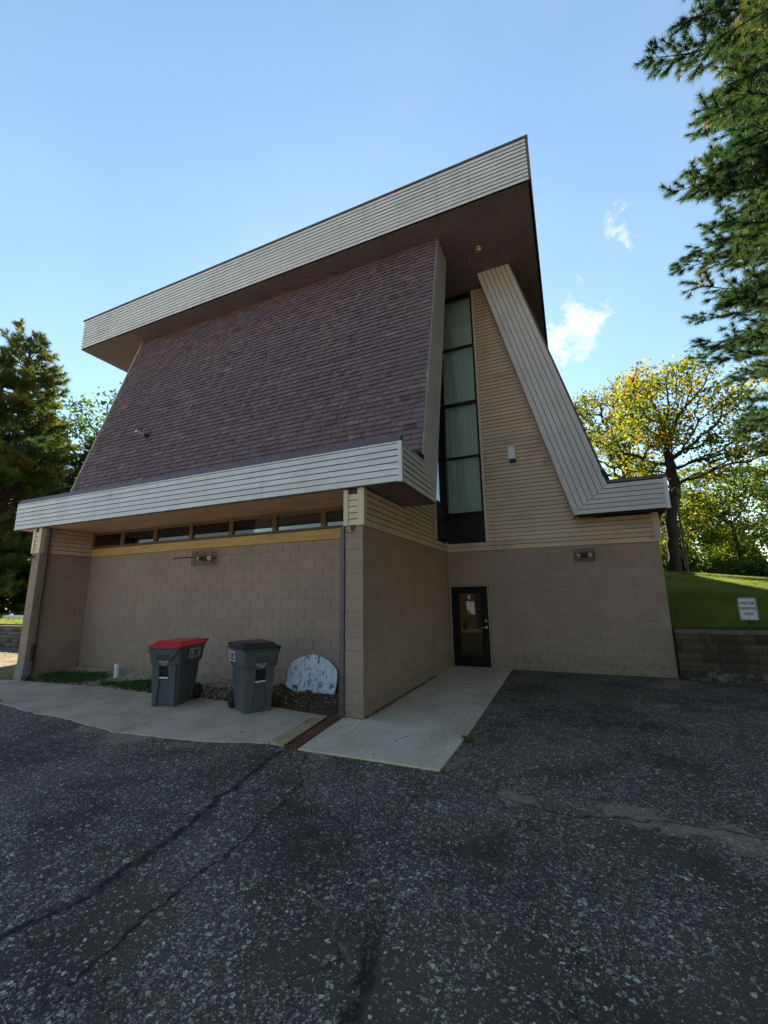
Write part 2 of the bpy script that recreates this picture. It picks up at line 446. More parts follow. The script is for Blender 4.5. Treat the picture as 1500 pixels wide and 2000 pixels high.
def build_bark(name, col):
    m, nt, b, pos = newmat(name)
    n = noise(nt, scaled(nt, pos, (1, 1, 0.22)), 16.0, 5.0, 0.7, 0.4)
    n2 = noise(nt, pos, 2.0, 3.0)
    c = ramp(nt, n, [(0.3, [x * 0.35 for x in col]), (0.52, col), (0.75, [x * 1.7 for x in col])])
    c = mixc(nt, mth(nt, 'MULTIPLY', n2, 0.4), c, [x * 0.7 for x in col])
    setb(nt, b, color=c, rough=0.95, spec=0.15, normal=bump(nt, n, 0.03, 0.9))
    return m


def build_lawn():
    m, nt, b, pos = newmat('lawn_turf')
    n = noise(nt, pos, 0.7, 4.0, 0.6)
    n2 = noise(nt, pos, 30.0, 4.0, 0.7)
    c = ramp(nt, mth(nt, 'ADD', mth(nt, 'MULTIPLY', n, 0.6), mth(nt, 'MULTIPLY', n2, 0.4)), [(0.3, (0.07, 0.088, 0.022)), (0.5, (0.125, 0.15, 0.036)), (0.72, (0.20, 0.19, 0.06))])
    setb(nt, b, color=c, rough=0.9, spec=0.15, normal=bump(nt, n2, 0.03, 1.0))
    return m


def build_soil():
    m, nt, b, pos = newmat('soil')
    n = noise(nt, pos, 5.0, 6.0, 0.7)
    n2 = noise(nt, pos, 45.0, 4.0, 0.7)
    c = ramp(nt, mth(nt, 'ADD', mth(nt, 'MULTIPLY', n, 0.5), mth(nt, 'MULTIPLY', n2, 0.5)), [(0.3, (0.040, 0.029, 0.019)), (0.5, (0.105, 0.078, 0.052)), (0.7, (0.22, 0.17, 0.12))])
    setb(nt, b, color=c, rough=0.95, spec=0.1, normal=bump(nt, n2, 0.03, 1.0))
    return m


def build_sand():
    m, nt, b, pos = newmat('packed_sand')
    n = noise(nt, scaled(nt, pos, (0.5, 2.2, 1)), 2.4, 6.0, 0.7)
    n2 = noise(nt, pos, 60.0, 4.0, 0.7)
    c = ramp(nt, mth(nt, 'ADD', mth(nt, 'MULTIPLY', n, 0.65), mth(nt, 'MULTIPLY', n2, 0.35)), [(0.3, (0.07, 0.055, 0.035)), (0.48, (0.23, 0.18, 0.125)), (0.7, (0.38, 0.31, 0.23))])
    setb(nt, b, color=c, rough=0.95, spec=0.1, normal=bump(nt, n2, 0.02, 1.0))
    return m


def build_wood(name, col, axis=(0.6, 0.6, 9.0)):
    m, nt, b, pos = newmat(name)
    n = noise(nt, scaled(nt, pos, axis), 5.0, 5.0, 0.65, 0.5)
    n2 = noise(nt, pos, 1.2, 4.0)
    c = ramp(nt, mth(nt, 'ADD', mth(nt, 'MULTIPLY', n, 0.7), mth(nt, 'MULTIPLY', n2, 0.3)), [(0.3, [x * 0.62 for x in col]), (0.5, col), (0.72, [min(1, x * 1.28) for x in col])])
    setb(nt, b, color=c, rough=0.6, spec=0.3, normal=bump(nt, n, 0.002, 0.6))
    return m


M = {}
M['asphalt'] = build_asphalt()
M['concrete'] = build_concrete('concrete', (0.62, 0.50, 0.38))
M['concrete_left'] = build_concrete('concrete_left', (0.53, 0.41, 0.31))
M['concrete_rusty'] = build_concrete('concrete_rusty', (0.50, 0.39, 0.23), 0.55)
M['block'] = build_block('block_paint', (0.350, 0.262, 0.208))
M['tan'] = build_siding('tan_siding', (0.64, 0.49, 0.355), (0.28, 0.19, 0.125), 0.45, streak=0.3)
M['tan_clean'] = build_siding('tan_siding_clean', (0.68, 0.56, 0.40), (0.42, 0.29, 0.17), 0.25)
M['fascia'] = build_siding('pale_siding', (0.70, 0.695, 0.685), (0.40, 0.29, 0.20), 0.20, streak=0.34)
M['rake'] = build_siding('grey_siding', (0.60, 0.56, 0.555), (0.42, 0.31, 0.22), 0.25, stretch=(3, 3, 0.4), streak=0.15)
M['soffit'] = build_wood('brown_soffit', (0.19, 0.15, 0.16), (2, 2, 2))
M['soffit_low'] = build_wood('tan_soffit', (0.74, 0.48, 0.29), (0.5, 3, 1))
M['band'] = build_wood('yellow_wood', (0.56, 0.36, 0.14))
M['framewood'] = build_wood('brown_frame', (0.16, 0.10, 0.06))
M['shingle'] = build_shingle()
M['cap'] = simple('purple_cap_metal', (0.115, 0.085, 0.09), 0.5, 0.0, 0.1, 3.0)
M['cap_dark'] = simple('dark_cap_metal', (0.115, 0.092, 0.085), 0.5)
M['void'] = simple('gap_shade', (0.030, 0.024, 0.020), 0.9)  # near-black backing, paints the shade in the gaps between siding boards
M['black'] = simple('black_frame', (0.008, 0.008, 0.010), 0.5, 0.0, 0.3, 5.0, spec=0.25)
M['door'] = simple('black_door', (0.005, 0.005, 0.006), 0.5, 0.0, 0.3, 5.0, spec=0.18)
M['dark'] = simple('dark_interior', (0.02, 0.018, 0.016), 0.9)
M['room'] = simple('room_wall', (0.42, 0.30, 0.15), 0.8)
M['room_floor'] = simple('room_floor', (0.10, 0.075, 0.05), 0.6)
M['blind'] = simple('blind_fabric', (0.86, 0.86, 0.83), 0.85, 0.0, 0.05, 4.0)
M['glass'] = build_glass('window_glass', (0.90, 0.97, 0.965), boost=3.6)
M['glass_clear'] = build_glass('door_glass', (0.80, 0.82, 0.78))
M['steel'] = simple('bare_steel', (0.55, 0.54, 0.52), 0.3, 1.0, 0.1)
M['brass'] = simple('brass', (0.48, 0.34, 0.12), 0.35, 1.0)
M['bronze'] = simple('bronze_metal', (0.055, 0.042, 0.032), 0.5, 0.3)
M['white'] = simple('white_paint', (0.74, 0.75, 0.76), 0.5, 0.0, 0.04)
M['lampwhite'] = simple('lamp_white', (0.70, 0.71, 0.73), 0.45, 0.0, 0.04)
M['lens'] = build_glass('lamp_lens', (0.9, 0.9, 0.88))
M['chrome'] = simple('reflector', (0.85, 0.85, 0.83), 0.18, 1.0, 0.02)
M['ink'] = simple('black_ink', (0.012, 0.012, 0.016), 0.6, 0.0, 0.1)
M['inkblue'] = simple('grey_ink', (0.16, 0.17, 0.24), 0.7)
M['paper'] = simple('paper', (0.68, 0.68, 0.64), 0.8, 0.0, 0.04)
M['autumn'] = simple('printed_leaves', (0.42, 0.12, 0.03), 0.8, 0.0, 0.5, 60.0)
M['bin'] = simple('grey_bin_plastic', (0.088, 0.098, 0.104), 0.5, 0.0, 0.10, 7.0, 0.001, 0.4)
M['lid_red'] = simple('red_lid_plastic', (0.74, 0.025, 0.032), 0.34, 0.0, 0.08, 4.0, spec=0.5)
M['lid_black'] = simple('black_lid_plastic', (0.016, 0.017, 0.020), 0.36, 0.0, 0.15, 4.0, spec=0.5)
M['rubber'] = simple('black_rubber', (0.013, 0.013, 0.014), 0.75)
M['stencil'] = simple('stencil_white', (0.62, 0.66, 0.70), 0.7)
M['sticker'] = simple('sticker_white', (0.52, 0.56, 0.57), 0.5, 0.0, 0.05)
M['backboard'] = build_backboard()
M['rawwood'] = simple('raw_wood', (0.16, 0.10, 0.06), 0.9, 0.0, 0.3, 20.0)
M['pvc'] = simple('white_plastic_pipe', (0.74, 0.76, 0.77), 0.4, 0.0, 0.04)
M['downspout'] = simple('purple_downspout', (0.135, 0.108, 0.125), 0.5, 0.0, 0.1)
M['downspout_brown'] = simple('brown_downspout', (0.095, 0.072, 0.065), 0.5, 0.0, 0.1)
M['rust'] = simple('rusty_steel', (0.135, 0.050, 0.030), 0.85, 0.0, 0.4, 9.0, 0.003)
M['boot'] = simple('lead_boot', (0.04, 0.05, 0.062), 0.6)
M['splitface'] = build_block('split_face_stone', (0.085, 0.066, 0.046))
M['splitface_left'] = build_block('split_face_grey', (0.13, 0.115, 0.092))
M['capstone'] = simple('cap_stone', (0.15, 0.125, 0.09), 0.9, 0.0, 0.2, 6.0)
M['basegrey'] = simple('grey_base_paint', (0.23, 0.24, 0.25), 0.8)
M['lawn'] = build_lawn()
M['soil'] = build_soil()
M['sand'] = build_sand()
M['bark'] = build_bark('oak_bark', (0.060, 0.046, 0.036))
M['barkpine'] = build_bark('pine_bark', (0.075, 0.050, 0.036))
M['stone'] = build_leaf('gravel_stone', [(0, (0.20, 0.15, 0.11)), (0.5, (0.44, 0.35, 0.26)), (1, (0.68, 0.58, 0.46))], 0.0, 0.8)
M['leaf_oak'] = build_leaf('oak_leaf', [(0, (0.060, 0.085, 0.014)), (0.42, (0.125, 0.140, 0.020)), (0.72, (0.22, 0.19, 0.024)), (0.9, (0.32, 0.18, 0.028)), (1, (0.36, 0.12, 0.04))], 0.6)
M['leaf_green'] = build_leaf('green_leaf', [(0, (0.028, 0.055, 0.013)), (0.5, (0.065, 0.105, 0.018)), (0.85, (0.14, 0.165, 0.024)), (1, (0.24, 0.21, 0.026))], 0.6)
M['leaf_yellow'] = build_leaf('yellow_leaf', [(0, (0.07, 0.10, 0.016)), (0.5, (0.19, 0.19, 0.022)), (1, (0.36, 0.28, 0.028))], 0.62)
M['needle'] = build_leaf('pine_needle', [(0, (0.022, 0.050, 0.026)), (0.5, (0.045, 0.080, 0.032)), (0.84, (0.10, 0.12, 0.034)), (0.95, (0.26, 0.17, 0.05)), (1, (0.34, 0.17, 0.05))], 0.36)
M['needle_left'] = build_leaf('warm_pine_needle', [(0, (0.030, 0.058, 0.024)), (0.5, (0.070, 0.100, 0.032)), (0.85, (0.17, 0.17, 0.04)), (1, (0.28, 0.19, 0.06))], 0.42)
M['blade'] = build_leaf('grass_blade', [(0, (0.085, 0.115, 0.030)), (0.5, (0.17, 0.20, 0.050)), (1, (0.32, 0.29, 0.09))], 0.42)
M['weed'] = build_leaf('weed_leaf', [(0, (0.025, 0.05, 0.014)), (0.5, (0.06, 0.11, 0.03)), (1, (0.13, 0.18, 0.06))], 0.3)
M['litter'] = build_leaf('dry_litter', [(0, (0.07, 0.05, 0.03)), (0.5, (0.19, 0.14, 0.08)), (1, (0.38, 0.30, 0.18))], 0.2)


# ------------------------------------------------------------------ mesh helpers
class MB:
    def __init__(self):
        self.v, self.f, self.t, self.tone = [], [], [], 1.0

    def face(self, idx):
        self.f.append(tuple(idx))
        self.t.append(self.tone)

    def poly(self, pts):
        b = len(self.v)
        self.v.extend([tuple(p) for p in pts])
        self.face(range(b, b + len(pts)))

    def box(self, x0, x1, y0, y1, z0, z1):
        b = len(self.v)
        for z in (z0, z1):
            self.v += [(x0, y0, z), (x1, y0, z), (x1, y1, z), (x0, y1, z)]
        for q in ((0, 3, 2, 1), (4, 5, 6, 7), (0, 1, 5, 4), (1, 2, 6, 5), (2, 3, 7, 6), (3, 0, 4, 7)):
            self.face([b + i for i in q])
        return self

    def prism(self, pts, ext):
        """closed polygon extruded along ext"""
        b = len(self.v)
        n = len(pts)
        e = Vector(ext)
        self.v += [tuple(p) for p in pts] + [tuple(Vector(p) + e) for p in pts]
        self.face(range(b + n - 1, b - 1, -1))
        self.face(range(b + n, b + 2 * n))
        for i in range(n):
            j = (i + 1) % n
            self.face((b + i, b + j, b + n + j, b + n + i))
        return self

    def rings(self, rings, cap0=True, cap1=True):
        b = len(self.v)
        n = len(rings[0])
        for r in rings:
            self.v += [tuple(p) for p in r]
        for k in range(len(rings) - 1):
            for i in range(n):
                j = (i + 1) % n
                self.face((b + k * n + i, b + k * n + j, b + (k + 1) * n + j, b + (k + 1) * n + i))
        if cap0:
            self.face(range(b + n - 1, b - 1, -1))
        if cap1:
            self.face(range(b + (len(rings) - 1) * n, b + len(rings) * n))
        return self

    def tube(self, pts, rad, n=8, cap=True):
        pts = [Vector(p) for p in pts]
        rr = rad if isinstance(rad, (list, tuple)) else [rad] * len(pts)
        rings = []
        for i, p in enumerate(pts):
            d = (pts[min(i + 1, len(pts) - 1)] - pts[max(i - 1, 0)]).normalized()
            up = Vector((0, 0, 1)) if abs(d.z) < 0.9 else Vector((1, 0, 0))
            u = d.cross(up).normalized()
            w = u.cross(d)
            rings.append([p + (u * math.cos(2 * math.pi * k / n) + w * math.sin(2 * math.pi * k / n)) * rr[i] for k in range(n)])
        return self.rings(rings, cap, cap)

    def mesh(self, name, mat):
        me = bpy.data.meshes.new(name)
        me.from_pydata(self.v, [], self.f)
        me.materials.append(mat)
        a = me.attributes.new('tone', 'FLOAT', 'FACE')
        a.data.foreach_set('value', np.array(self.t, dtype=np.float32))
        return me


def link(name, me, parent=None, mw=None, kind=None, smooth=None):
    o = bpy.data.objects.new(name, me)
    COL.objects.link(o)
    if parent is not None:
        o.parent = parent
    if mw is not None:
        o.matrix_basis = mw
    if kind:
        o['kind'] = kind
    if smooth is not None:
        me.shade_smooth()
        me.set_sharp_from_angle(angle=R(smooth))
    return o


def part(name, mb, mat, parent=None, **kw):
    return link(name, mb.mesh(name, mat), parent, **kw)


def npmesh(name, V, F, tone, mat):
    """V (n,3), F (m,k) with constant k"""
    me = bpy.data.meshes.new(name)
    V = np.ascontiguousarray(V, dtype=np.float32)
    F = np.ascontiguousarray(F, dtype=np.int32)
    m, k = F.shape
    me.vertices.add(len(V))
    me.vertices.foreach_set('co', V.ravel())
    me.loops.add(m * k)
    me.loops.foreach_set('vertex_index', F.ravel())
    me.polygons.add(m)
    me.polygons.foreach_set('loop_start', np.arange(0, m * k, k, dtype=np.int32))
    me.polygons.foreach_set('loop_total', np.full(m, k, dtype=np.int32))
    me.materials.append(mat)
    a = me.attributes.new('tone', 'FLOAT', 'FACE')
    a.data.foreach_set('value', np.ascontiguousarray(np.broadcast_to(tone, (m,)), dtype=np.float32))
    me.update(calc_edges=True)
    return me


def thing(name, label, cat, loc=(0, 0, 0), rotz=0.0, group=None):
    o = bpy.data.objects.new(name, None)
    o.empty_display_size = 0.2
    COL.objects.link(o)
    o.location = loc
    o.rotation_euler = (0, 0, rotz)
    tag(o, label, cat, group)
    return o


def tag(o, label, cat, group=None, kind=None):
    o['label'] = label
    o['category'] = cat
    if group:
        o['group'] = group
    if kind:
        o['kind'] = kind
    return o


def text(name, body, size, origin, xdir, ydir, mat, parent, shear=0.0, offset=0.0, spacing=1.0, align='CENTER', sx=1.0):
    cu = bpy.data.curves.new(name, 'FONT')
    cu.body = body
    cu.size = size
    cu.align_x = align
    cu.align_y = 'CENTER'
    cu.extrude = 0.0006
    cu.shear = shear
    cu.offset = offset
    cu.space_character = spacing
    cu.materials.append(mat)
    tmp = bpy.data.objects.new(name, cu)
    COL.objects.link(tmp)
    bpy.context.view_layer.update()
    me = bpy.data.meshes.new_from_object(tmp.evaluated_get(bpy.context.evaluated_depsgraph_get()))
    bpy.data.objects.remove(tmp)
    me.name = name
    o = bpy.data.objects.new(name, me)
    COL.objects.link(o)
    o.parent = parent
    x = Vector(xdir).normalized()
    y = Vector(ydir).normalized()
    z = x.cross(y)
    o.matrix_basis = Matrix(((x.x * sx, y.x, z.x, origin[0]), (x.y * sx, y.y, z.y, origin[1]), (x.z * sx, y.z, z.z, origin[2]), (0, 0, 0, 1)))
    return o


def structure(name, mb, mat, **kw):
    return part(name, mb, mat, kind='structure', **kw)


# ------------------------------------------------------------------ dimensions (metres)
D = 5.203            # wall with the door
RX = 5.0             # its right end
WP = 0.329           # pier width
LX0, LX1 = -9.223, -8.929
RY = 1.243           # back wall of the recess
ZS = 3.0             # bottom of the siding
ZFB, ZFT = 3.637, 4.311
FX0, FX1, FY = -9.988, 0.716, -0.075
YFB, YFT, YRT, YRI = 1.808, 1.054, 2.899, 3.729
ZUB, ZUT = 10.796, 11.96
G = 4.568
RA, RB, RC, RD, RE = 3.263, 4.026, 1.393, 2.261, 5.14
UX0, UX1, UY = -12.531, 3.02, 2.263
UBACK, BACK = 41.0, 40.0
KS = (YRT - YFT) / (ZUB - ZFT)     # lean of the shingled front

# ------------------------------------------------------------------ ground
mb = MB()
mb.poly([(-700, -700, -0.06), (700, -700, -0.06), (700, 900, -0.06), (-700, 900, -0.06)])
structure('ground', mb, M['lawn'])
mb = MB()
mb.poly([(-60, -17, 0), (45, -17, 0), (45, 5.3, 0), (-60, 5.3, 0)])
structure('asphalt_lot', mb, M['asphalt'])
mb = MB()
mb.poly([(-200, -46, -0.004), (200, -46, -0.004), (200, -16.9, -0.004), (-200, -16.9, -0.004)])
structure('added_bounce_street', mb, M['concrete'])  # added out of view: sunlit pale paving that bounces warm fill forward

mb = MB()
rough = [(-30, 3.4), (-30, 1.55), (-18, 0.9), (-14, 0.35), (-11.5, 0.1), (-9.4, -0.02), (-9.28, 0.35), (-9.3, 1.2), (-11, 2.15), (-14, 2.6), (-18, 3.0)]
mb.poly([(x, y, 0.006) for x, y in rough])
structure('sandy_path', mb, M['sand'])


def slab(name, pts, z, mat, tone, parent, jitter=0.0, depth=0.12):
    out = []
    n = len(pts)
    for i in range(n):
        a, b = Vector(pts[i]), Vector(pts[(i + 1) % n])
        k = max(1, int((b - a).length / 0.12)) if jitter else 1
        for j in range(k):
            p = a.lerp(b, j / k)
            if jitter and 0 < j:
                p = p + Vector((random.uniform(-1, 1), random.uniform(-1, 1))) * jitter
            out.append(p)
    m_ = MB()
    m_.tone = tone
    c = sum((Vector(p) for p in out), Vector((0, 0))) / len(out)
    b0 = 0.007
    lower = [(p.x, p.y, z - depth) for p in out]
    mid = [(p.x, p.y, z - b0) for p in out]
    top = []
    for p in out:
        d = (c - p)
        d = d / max(d.length, 1e-6) * b0
        top.append((p.x + d.x, p.y + d.y, z))
    m_.rings([lower, mid, top], False, True)
    return part(name, m_, mat, parent)


walk = thing('sidewalk', 'pale concrete walk along the wall up to the black door', 'sidewalk')
walk['kind'] = 'structure'
slab('concrete_slab', [(-0.19, -1.43), (1.605, -1.418), (1.622, -0.160), (-0.335, -0.035)], 0.022, M['concrete'], 1.06, walk, 0.004)
slab('concrete_slab', [(0.006, -0.045), (1.622, -0.150), (1.575, 2.45), (0.006, 2.45)], 0.018, M['concrete'], 0.98, walk, 0.003)
slab('concrete_slab', [(0.006, 2.462), (1.575, 2.462), (1.525, 5.19), (0.006, 5.19)], 0.020, M['concrete'], 0.93, walk, 0.003)

apron = thing('concrete_apron', 'worn concrete strip in front of the planting bed where the bins stand', 'pavement')
apron['kind'] = 'structure'
slab('concrete_slab', [(-2.98, -1.80), (-1.5, -1.62), (-0.686, -1.365), (-0.782, -0.03), (-1.7, 0.10), (-2.98, 0.17)], 0.016, M['concrete_left'], 1.0, apron, 0.018)
slab('concrete_slab', [(-5.35, -1.60), (-4.58, -1.60), (-2.99, -1.80), (-2.99, 0.17), (-5.20, 0.22)], 0.013, M['concrete_left'], 0.93, apron, 0.022)
slab('concrete_slab', [(-7.2, -1.36), (-5.362, -1.59), (-5.212, 0.22), (-7.0, 0.16)], 0.016, M['concrete_left'], 0.84, apron, 0.022)
slab('concrete_slab', [(-9.3, -0.62), (-8.75, -0.80), (-7.212, -1.35), (-7.012, 0.15), (-8.93, 0.02), (-9.2, -0.02), (-9.6, -0.12)], 0.012, M['concrete_left'], 0.93, apron, 0.022)
slab('concrete_slab', [(-13.5, 0.3), (-9.32, -0.62), (-9.62, -0.13), (-13.4, 0.75)], 0.018, M['concrete_left'], 1.12, apron, 0.02)

curb = slab('concrete_strip', [(-0.655, -1.375), (-0.415, -1.41), (-0.585, -0.06), (-0.765, -0.05)], 0.024, M['concrete_rusty'], 1.0, None, 0.006)
tag(curb, 'rust stained concrete strip between the bin apron and the rusty steel plate', 'curb', kind='structure')
plate = thing('drain_plate', 'rusty brown steel plate laid in the pavement beside the pier', 'drain cover', (-0.4, -0.75, 0))
m_ = MB()
m_.prism([(-0.005 - 0.0, -0.66, 0.006), (0.19, -0.675, 0.006), (0.075, 0.70, 0.006), (-0.172, 0.69, 0.006)], (0, 0, 0.012))
part('plate', m_, M['rust'], plate)
for (xa, xb) in ((0.003, -0.166), (0.182, 0.069)):
    m_ = MB()
    m_.prism([(xa - 0.012, -0.665, 0.018), (xa + 0.012, -0.665, 0.018), (xb + 0.012, 0.69, 0.018), (xb - 0.012, 0.69, 0.018)], (0, 0, 0.014))
    part('edge_rail', m_, M['rust'], plate)

# planting bed
NX, NY = 90, 14
m_ = MB()
for j in range(NY + 1):
    for i in range(NX + 1):
        x = LX1 + (-WP - LX1) * i / NX
        y0 = 0.20 if x < -0.8 else -0.02
        if x > -1.4:
            y0 = 0.20 - 0.22 * min(1, (x + 1.4) / 0.6)
        t = j / NY
        y = y0 - 0.14 + (RY - y0 + 0.14) * t
        z = 0.002 + 0.13 * t ** 1.2 + (random.uniform(-1, 1) * 0.012 if 0 < j < NY else 0)
        m_.v.append((x, y, z))
for j in range(NY):
    for i in range(NX):
        a = j * (NX + 1) + i
        m_.face((a, a + 1, a + NX + 2, a + NX + 1))
structure('planting_bed', m_, M['soil'], smooth=60)


def bed_z(x, y):
    t = np.clip((y - 0.06) / (RY - 0.06), 0, 1)
    return 0.002 + 0.13 * t ** 1.2


# lawns
def grid_sheet(name, xs, ys, zf, mat, hole=None):
    X, Y = np.meshgrid(xs, ys)
    Z = zf(X, Y)
    V = np.stack([X, Y, Z], -1).reshape(-1, 3)
    nx, ny = len(xs), len(ys)
    idx = np.arange(nx * ny).reshape(ny, nx)
    F = np.stack([idx[:-1, :-1], idx[:-1, 1:], idx[1:, 1:], idx[1:, :-1]], -1).reshape(-1, 4)
    me = npmesh(name, V, F, 1.0, mat)
    me.shade_smooth()
    return link(name, me, kind='structure')


def lawn_z(X, Y):
    t = np.clip((Y - 5.08) / 18.9, 0, 1.0)
    far = np.clip((Y - 23.98) / 60, 0, 1)
    side = np.clip(X - 9.0, -6, 8)
    crest = 2.96 - 0.115 * side
    z = 1.005 + (crest - 1.005) * (t ** 1.05)
    # rounded brow, then almost flat
    return z + far * 1.1 - 0.02 * np.clip(X - 17, 0, 40) * t


xs = np.concatenate([np.linspace(5.02, 20, 46), np.linspace(21, 90, 24)])
ys = np.concatenate([np.linspace(5.30, 27, 60), np.linspace(29, 140, 30)])
grid_sheet('lawn', xs, ys, lawn_z, M['lawn'])
xs = np.linspace(-120, -14.3, 50)
ys = np.concatenate([np.linspace(4.45, 20, 24), np.linspace(24, 140, 20)])
grid_sheet('left_lawn', xs, ys, lambda X, Y: 0.88 + 0.012 * (Y - 4.4) + 0 * X, M['lawn'])


# ------------------------------------------------------------------ the building
bld = thing('building', 'brown block building with steep purple shingle front, pale fascias and flat overhanging roof', 'building')


def wallbox(name, x0, x1, y0, y1, z0, z1, mat, parent=None):
    m_ = MB()
    m_.box(x0, x1, y0, y1, z0, z1)
    return part(name, m_, mat, parent or bld)


# block walls: a core 6 mm behind the faces of the blocks
core = MB()
e = 0.009
core.box(-WP + e, -e, e, RY + 0.2, -0.2, ZS)                    # right pier and its flank
core.box(-WP + e, -e, RY + 0.2, D + e, -0.2, ZS)
core.box(LX0 + e, LX1 - e, e, RY + 0.2, -0.2, ZS)               # left pier
core.box(LX0 + e, LX1 - e, RY + 0.2, D + e, -0.2, ZS)
core.box(LX1 - e, -WP + e, RY + e, RY + 0.25, -0.2, 2.99)       # back of the recess
core.box(1.078, RX - e, D + e, D + 0.25, -0.2, ZS)              # right of the door
core.box(-e, 1.078, D + e, D + 0.25, 2.103, ZS)                 # over the door
core.box(RX - 0.25, RX - e, D + 0.25, BACK, -0.2, ZFT)          # right side
core.box(-14.2, LX0 + e, D + e, D + 0.25, -0.2, ZFT)            # mirrored left wing
core.box(-14.2, -13.95, D + 0.25, BACK, -0.2, ZFT)
core.box(-13.95, RX - 0.25, BACK - 0.25, BACK, -0.2, ZFT)
part('block_wall', core, M['block'], bld)

# single blocks
H = 0.2
blocks = []          # (origin, rot, length, height, tone)


def lay(o, rot, length, z0, z1, openings=(), first=0.4):
    c, s = math.cos(rot), math.sin(rot)
    nrow = int(round((z1 - z0) / H))
    for r_ in range(nrow):
        za, zb = z0 + r_ * H, min(z1, z0 + (r_ + 1) * H)
        x = 0.0
        cuts = [0.0]
        st = first if r_ % 2 == 0 else first / 2
        x = st
        while x < length - 0.08:
            cuts.append(x)
            x += 0.4
        cuts.append(length)
        for a, b in zip(cuts[:-1], cuts[1:]):
            segs = [(a, b)]
            for (oa, ob, oz0, oz1) in openings:
                if zb > oz0 + 0.02 and za < oz1 - 0.02:
                    ns = []
                    for p, q in segs:
                        if q <= oa or p >= ob:
                            ns.append((p, q))
                        else:
                            if p < oa - 0.04:
                                ns.append((p, oa))
                            if q > ob + 0.04:
                                ns.append((ob, q))
                    segs = ns
            for p, q in segs:
                zz0 = za
                for (oa, ob, oz0, oz1) in openings:      # course cut by the head of the opening
                    if p < ob - 0.02 and q > oa + 0.02 and za < oz1 < zb:
                        zz0 = oz1
                m = (p + q) / 2
                ctr = (o[0] + c * m, o[1] + s * m, (zz0 + zb) / 2)
                blocks.append((ctr, rot, round(q - p, 3), round(zb - zz0, 3)))


lay((-WP, 0, 0), 0.0, WP, 0.0, ZS, first=5.0)
lay((0, 0, 0), R(90), D, 0.0, ZS)
lay((0, D, 0), 0.0, RX, 0.0, ZS, openings=((0.0, 1.078, -1, 2.103),))
lay((LX1, RY, -0.01), 0.0, -WP - LX1, 0.0, ZS - 0.01)
lay((LX0, 0, 0), 0.0, LX1 - LX0, 0.0, ZS, first=5.0)
lay((LX1, 0, 0), R(90), RY, 0.0, ZS)


def block_mesh(L, Hh, tone, name='block'):
    m_ = MB()
    m_.tone = tone
    g = 0.0021
    bv = 0.0036
    x, z = L / 2 - g, Hh / 2 - g
    back = [(-x, 0.02, -z), (x, 0.02, -z), (x, 0.02, z), (-x, 0.02, z)]
    mid = [(-x, bv * 0.8, -z), (x, bv * 0.8, -z), (x, bv * 0.8, z), (-x, bv * 0.8, z)]
    fr = [(-x + bv, 0, -z + bv), (x - bv, 0, -z + bv), (x - bv, 0, z - bv), (-x + bv, 0, z - bv)]
    m_.rings([back, mid, fr], False, True)
    return m_


def px_area(ctr, rot, L, Hh):
    u, v, w = project(ctr)
    if w < 0.3 or not (-30 < u < 1530 and -30 < v < 2030):
        return 0
    n = Vector((math.sin(rot), -math.cos(rot), 0))
    d = (CP - Vector(ctr)).normalized()
    return max(0, n.dot(d)) * L * Hh / (w * w)


blocks.sort(key=lambda b: -px_area(*b))
cache = {}
rest = MB()
for i, (ctr, rot, L, Hh) in enumerate(blocks):
    tone = random.choice((0.965, 0.985, 1.0, 1.0, 1.015, 1.035))
    if i < 300:
        key = (L, Hh, tone)
        if key not in cache:
            cache[key] = block_mesh(L, Hh, tone).mesh('block', M['block'])
        off = random.uniform(-0.0015, 0.0015)
        mw = Matrix.Translation((ctr[0] + math.sin(rot) * off, ctr[1] - math.cos(rot) * off, ctr[2])) @ Matrix.Rotation(rot, 4, 'Z')
        link('block', cache[key], bld, mw)
    else:
        bm_ = block_mesh(L, Hh, tone)
        mw = Matrix.Translation(ctr) @ Matrix.Rotation(rot, 4, 'Z')
        b0 = len(rest.v)
        rest.v += [tuple(mw @ Vector(v)) for v in bm_.v]
        rest.f += [tuple(b0 + k for k in f) for f in bm_.f]
        rest.t += bm_.t
part('block_courses', rest, M['block'], bld, kind='stuff')


# ---- lap siding
def board(A, B, N, O, bl, br, tr, tl, mat, name='siding_board', out0=0.040, out1=0.024, parent=None, slot=0.010):
    """one board; a/b coordinates along unit vectors A (run) and B (lap), N points out"""
    A, B, N, O = Vector(A), Vector(B), Vector(N), Vector(O)
    w0, w1 = random.uniform(-0.0022, 0.0022), random.uniform(-0.0022, 0.0022)      # hung by hand: never quite straight
    bl, br = (bl[0], bl[1] + max(-0.001, w0)), (br[0], br[1] + max(-0.001, w1))
    out0 += random.uniform(-0.002, 0.002)
    m_ = MB()
    m_.tone = random.uniform(0.93, 1.05)

    def P(q, o):
        return O + A * q[0] + B * q[1] + N * o
    c = P(((bl[0] + br[0]) / 2, (bl[1] + tl[1]) / 2), 0)
    th = 0.007
    k = slot / max(1e-6, (tl[1] - bl[1]))
    tl = (tl[0] + (bl[0] - tl[0]) * k, tl[1] - slot)
    tr = (tr[0] + (br[0] - tr[0]) * k, tr[1] - slot)
    pts_b = [P(bl, out0 - th) - c, P(br, out0 - th) - c, P(tr, out1 - th) - c, P(tl, out1 - th) - c]
    pts_f = [P(bl, out0) - c, P(br, out0) - c, P(tr, out1) - c, P(tl, out1) - c]
    m_.rings([pts_b, pts_f], True, True)
    return part(name, m_, mat, parent or bld, mw=Matrix.Translation(c))


X, Y, Z = Vector((1, 0, 0)), Vector((0, 1, 0)), Vector((0, 0, 1))
STEP = 0.105


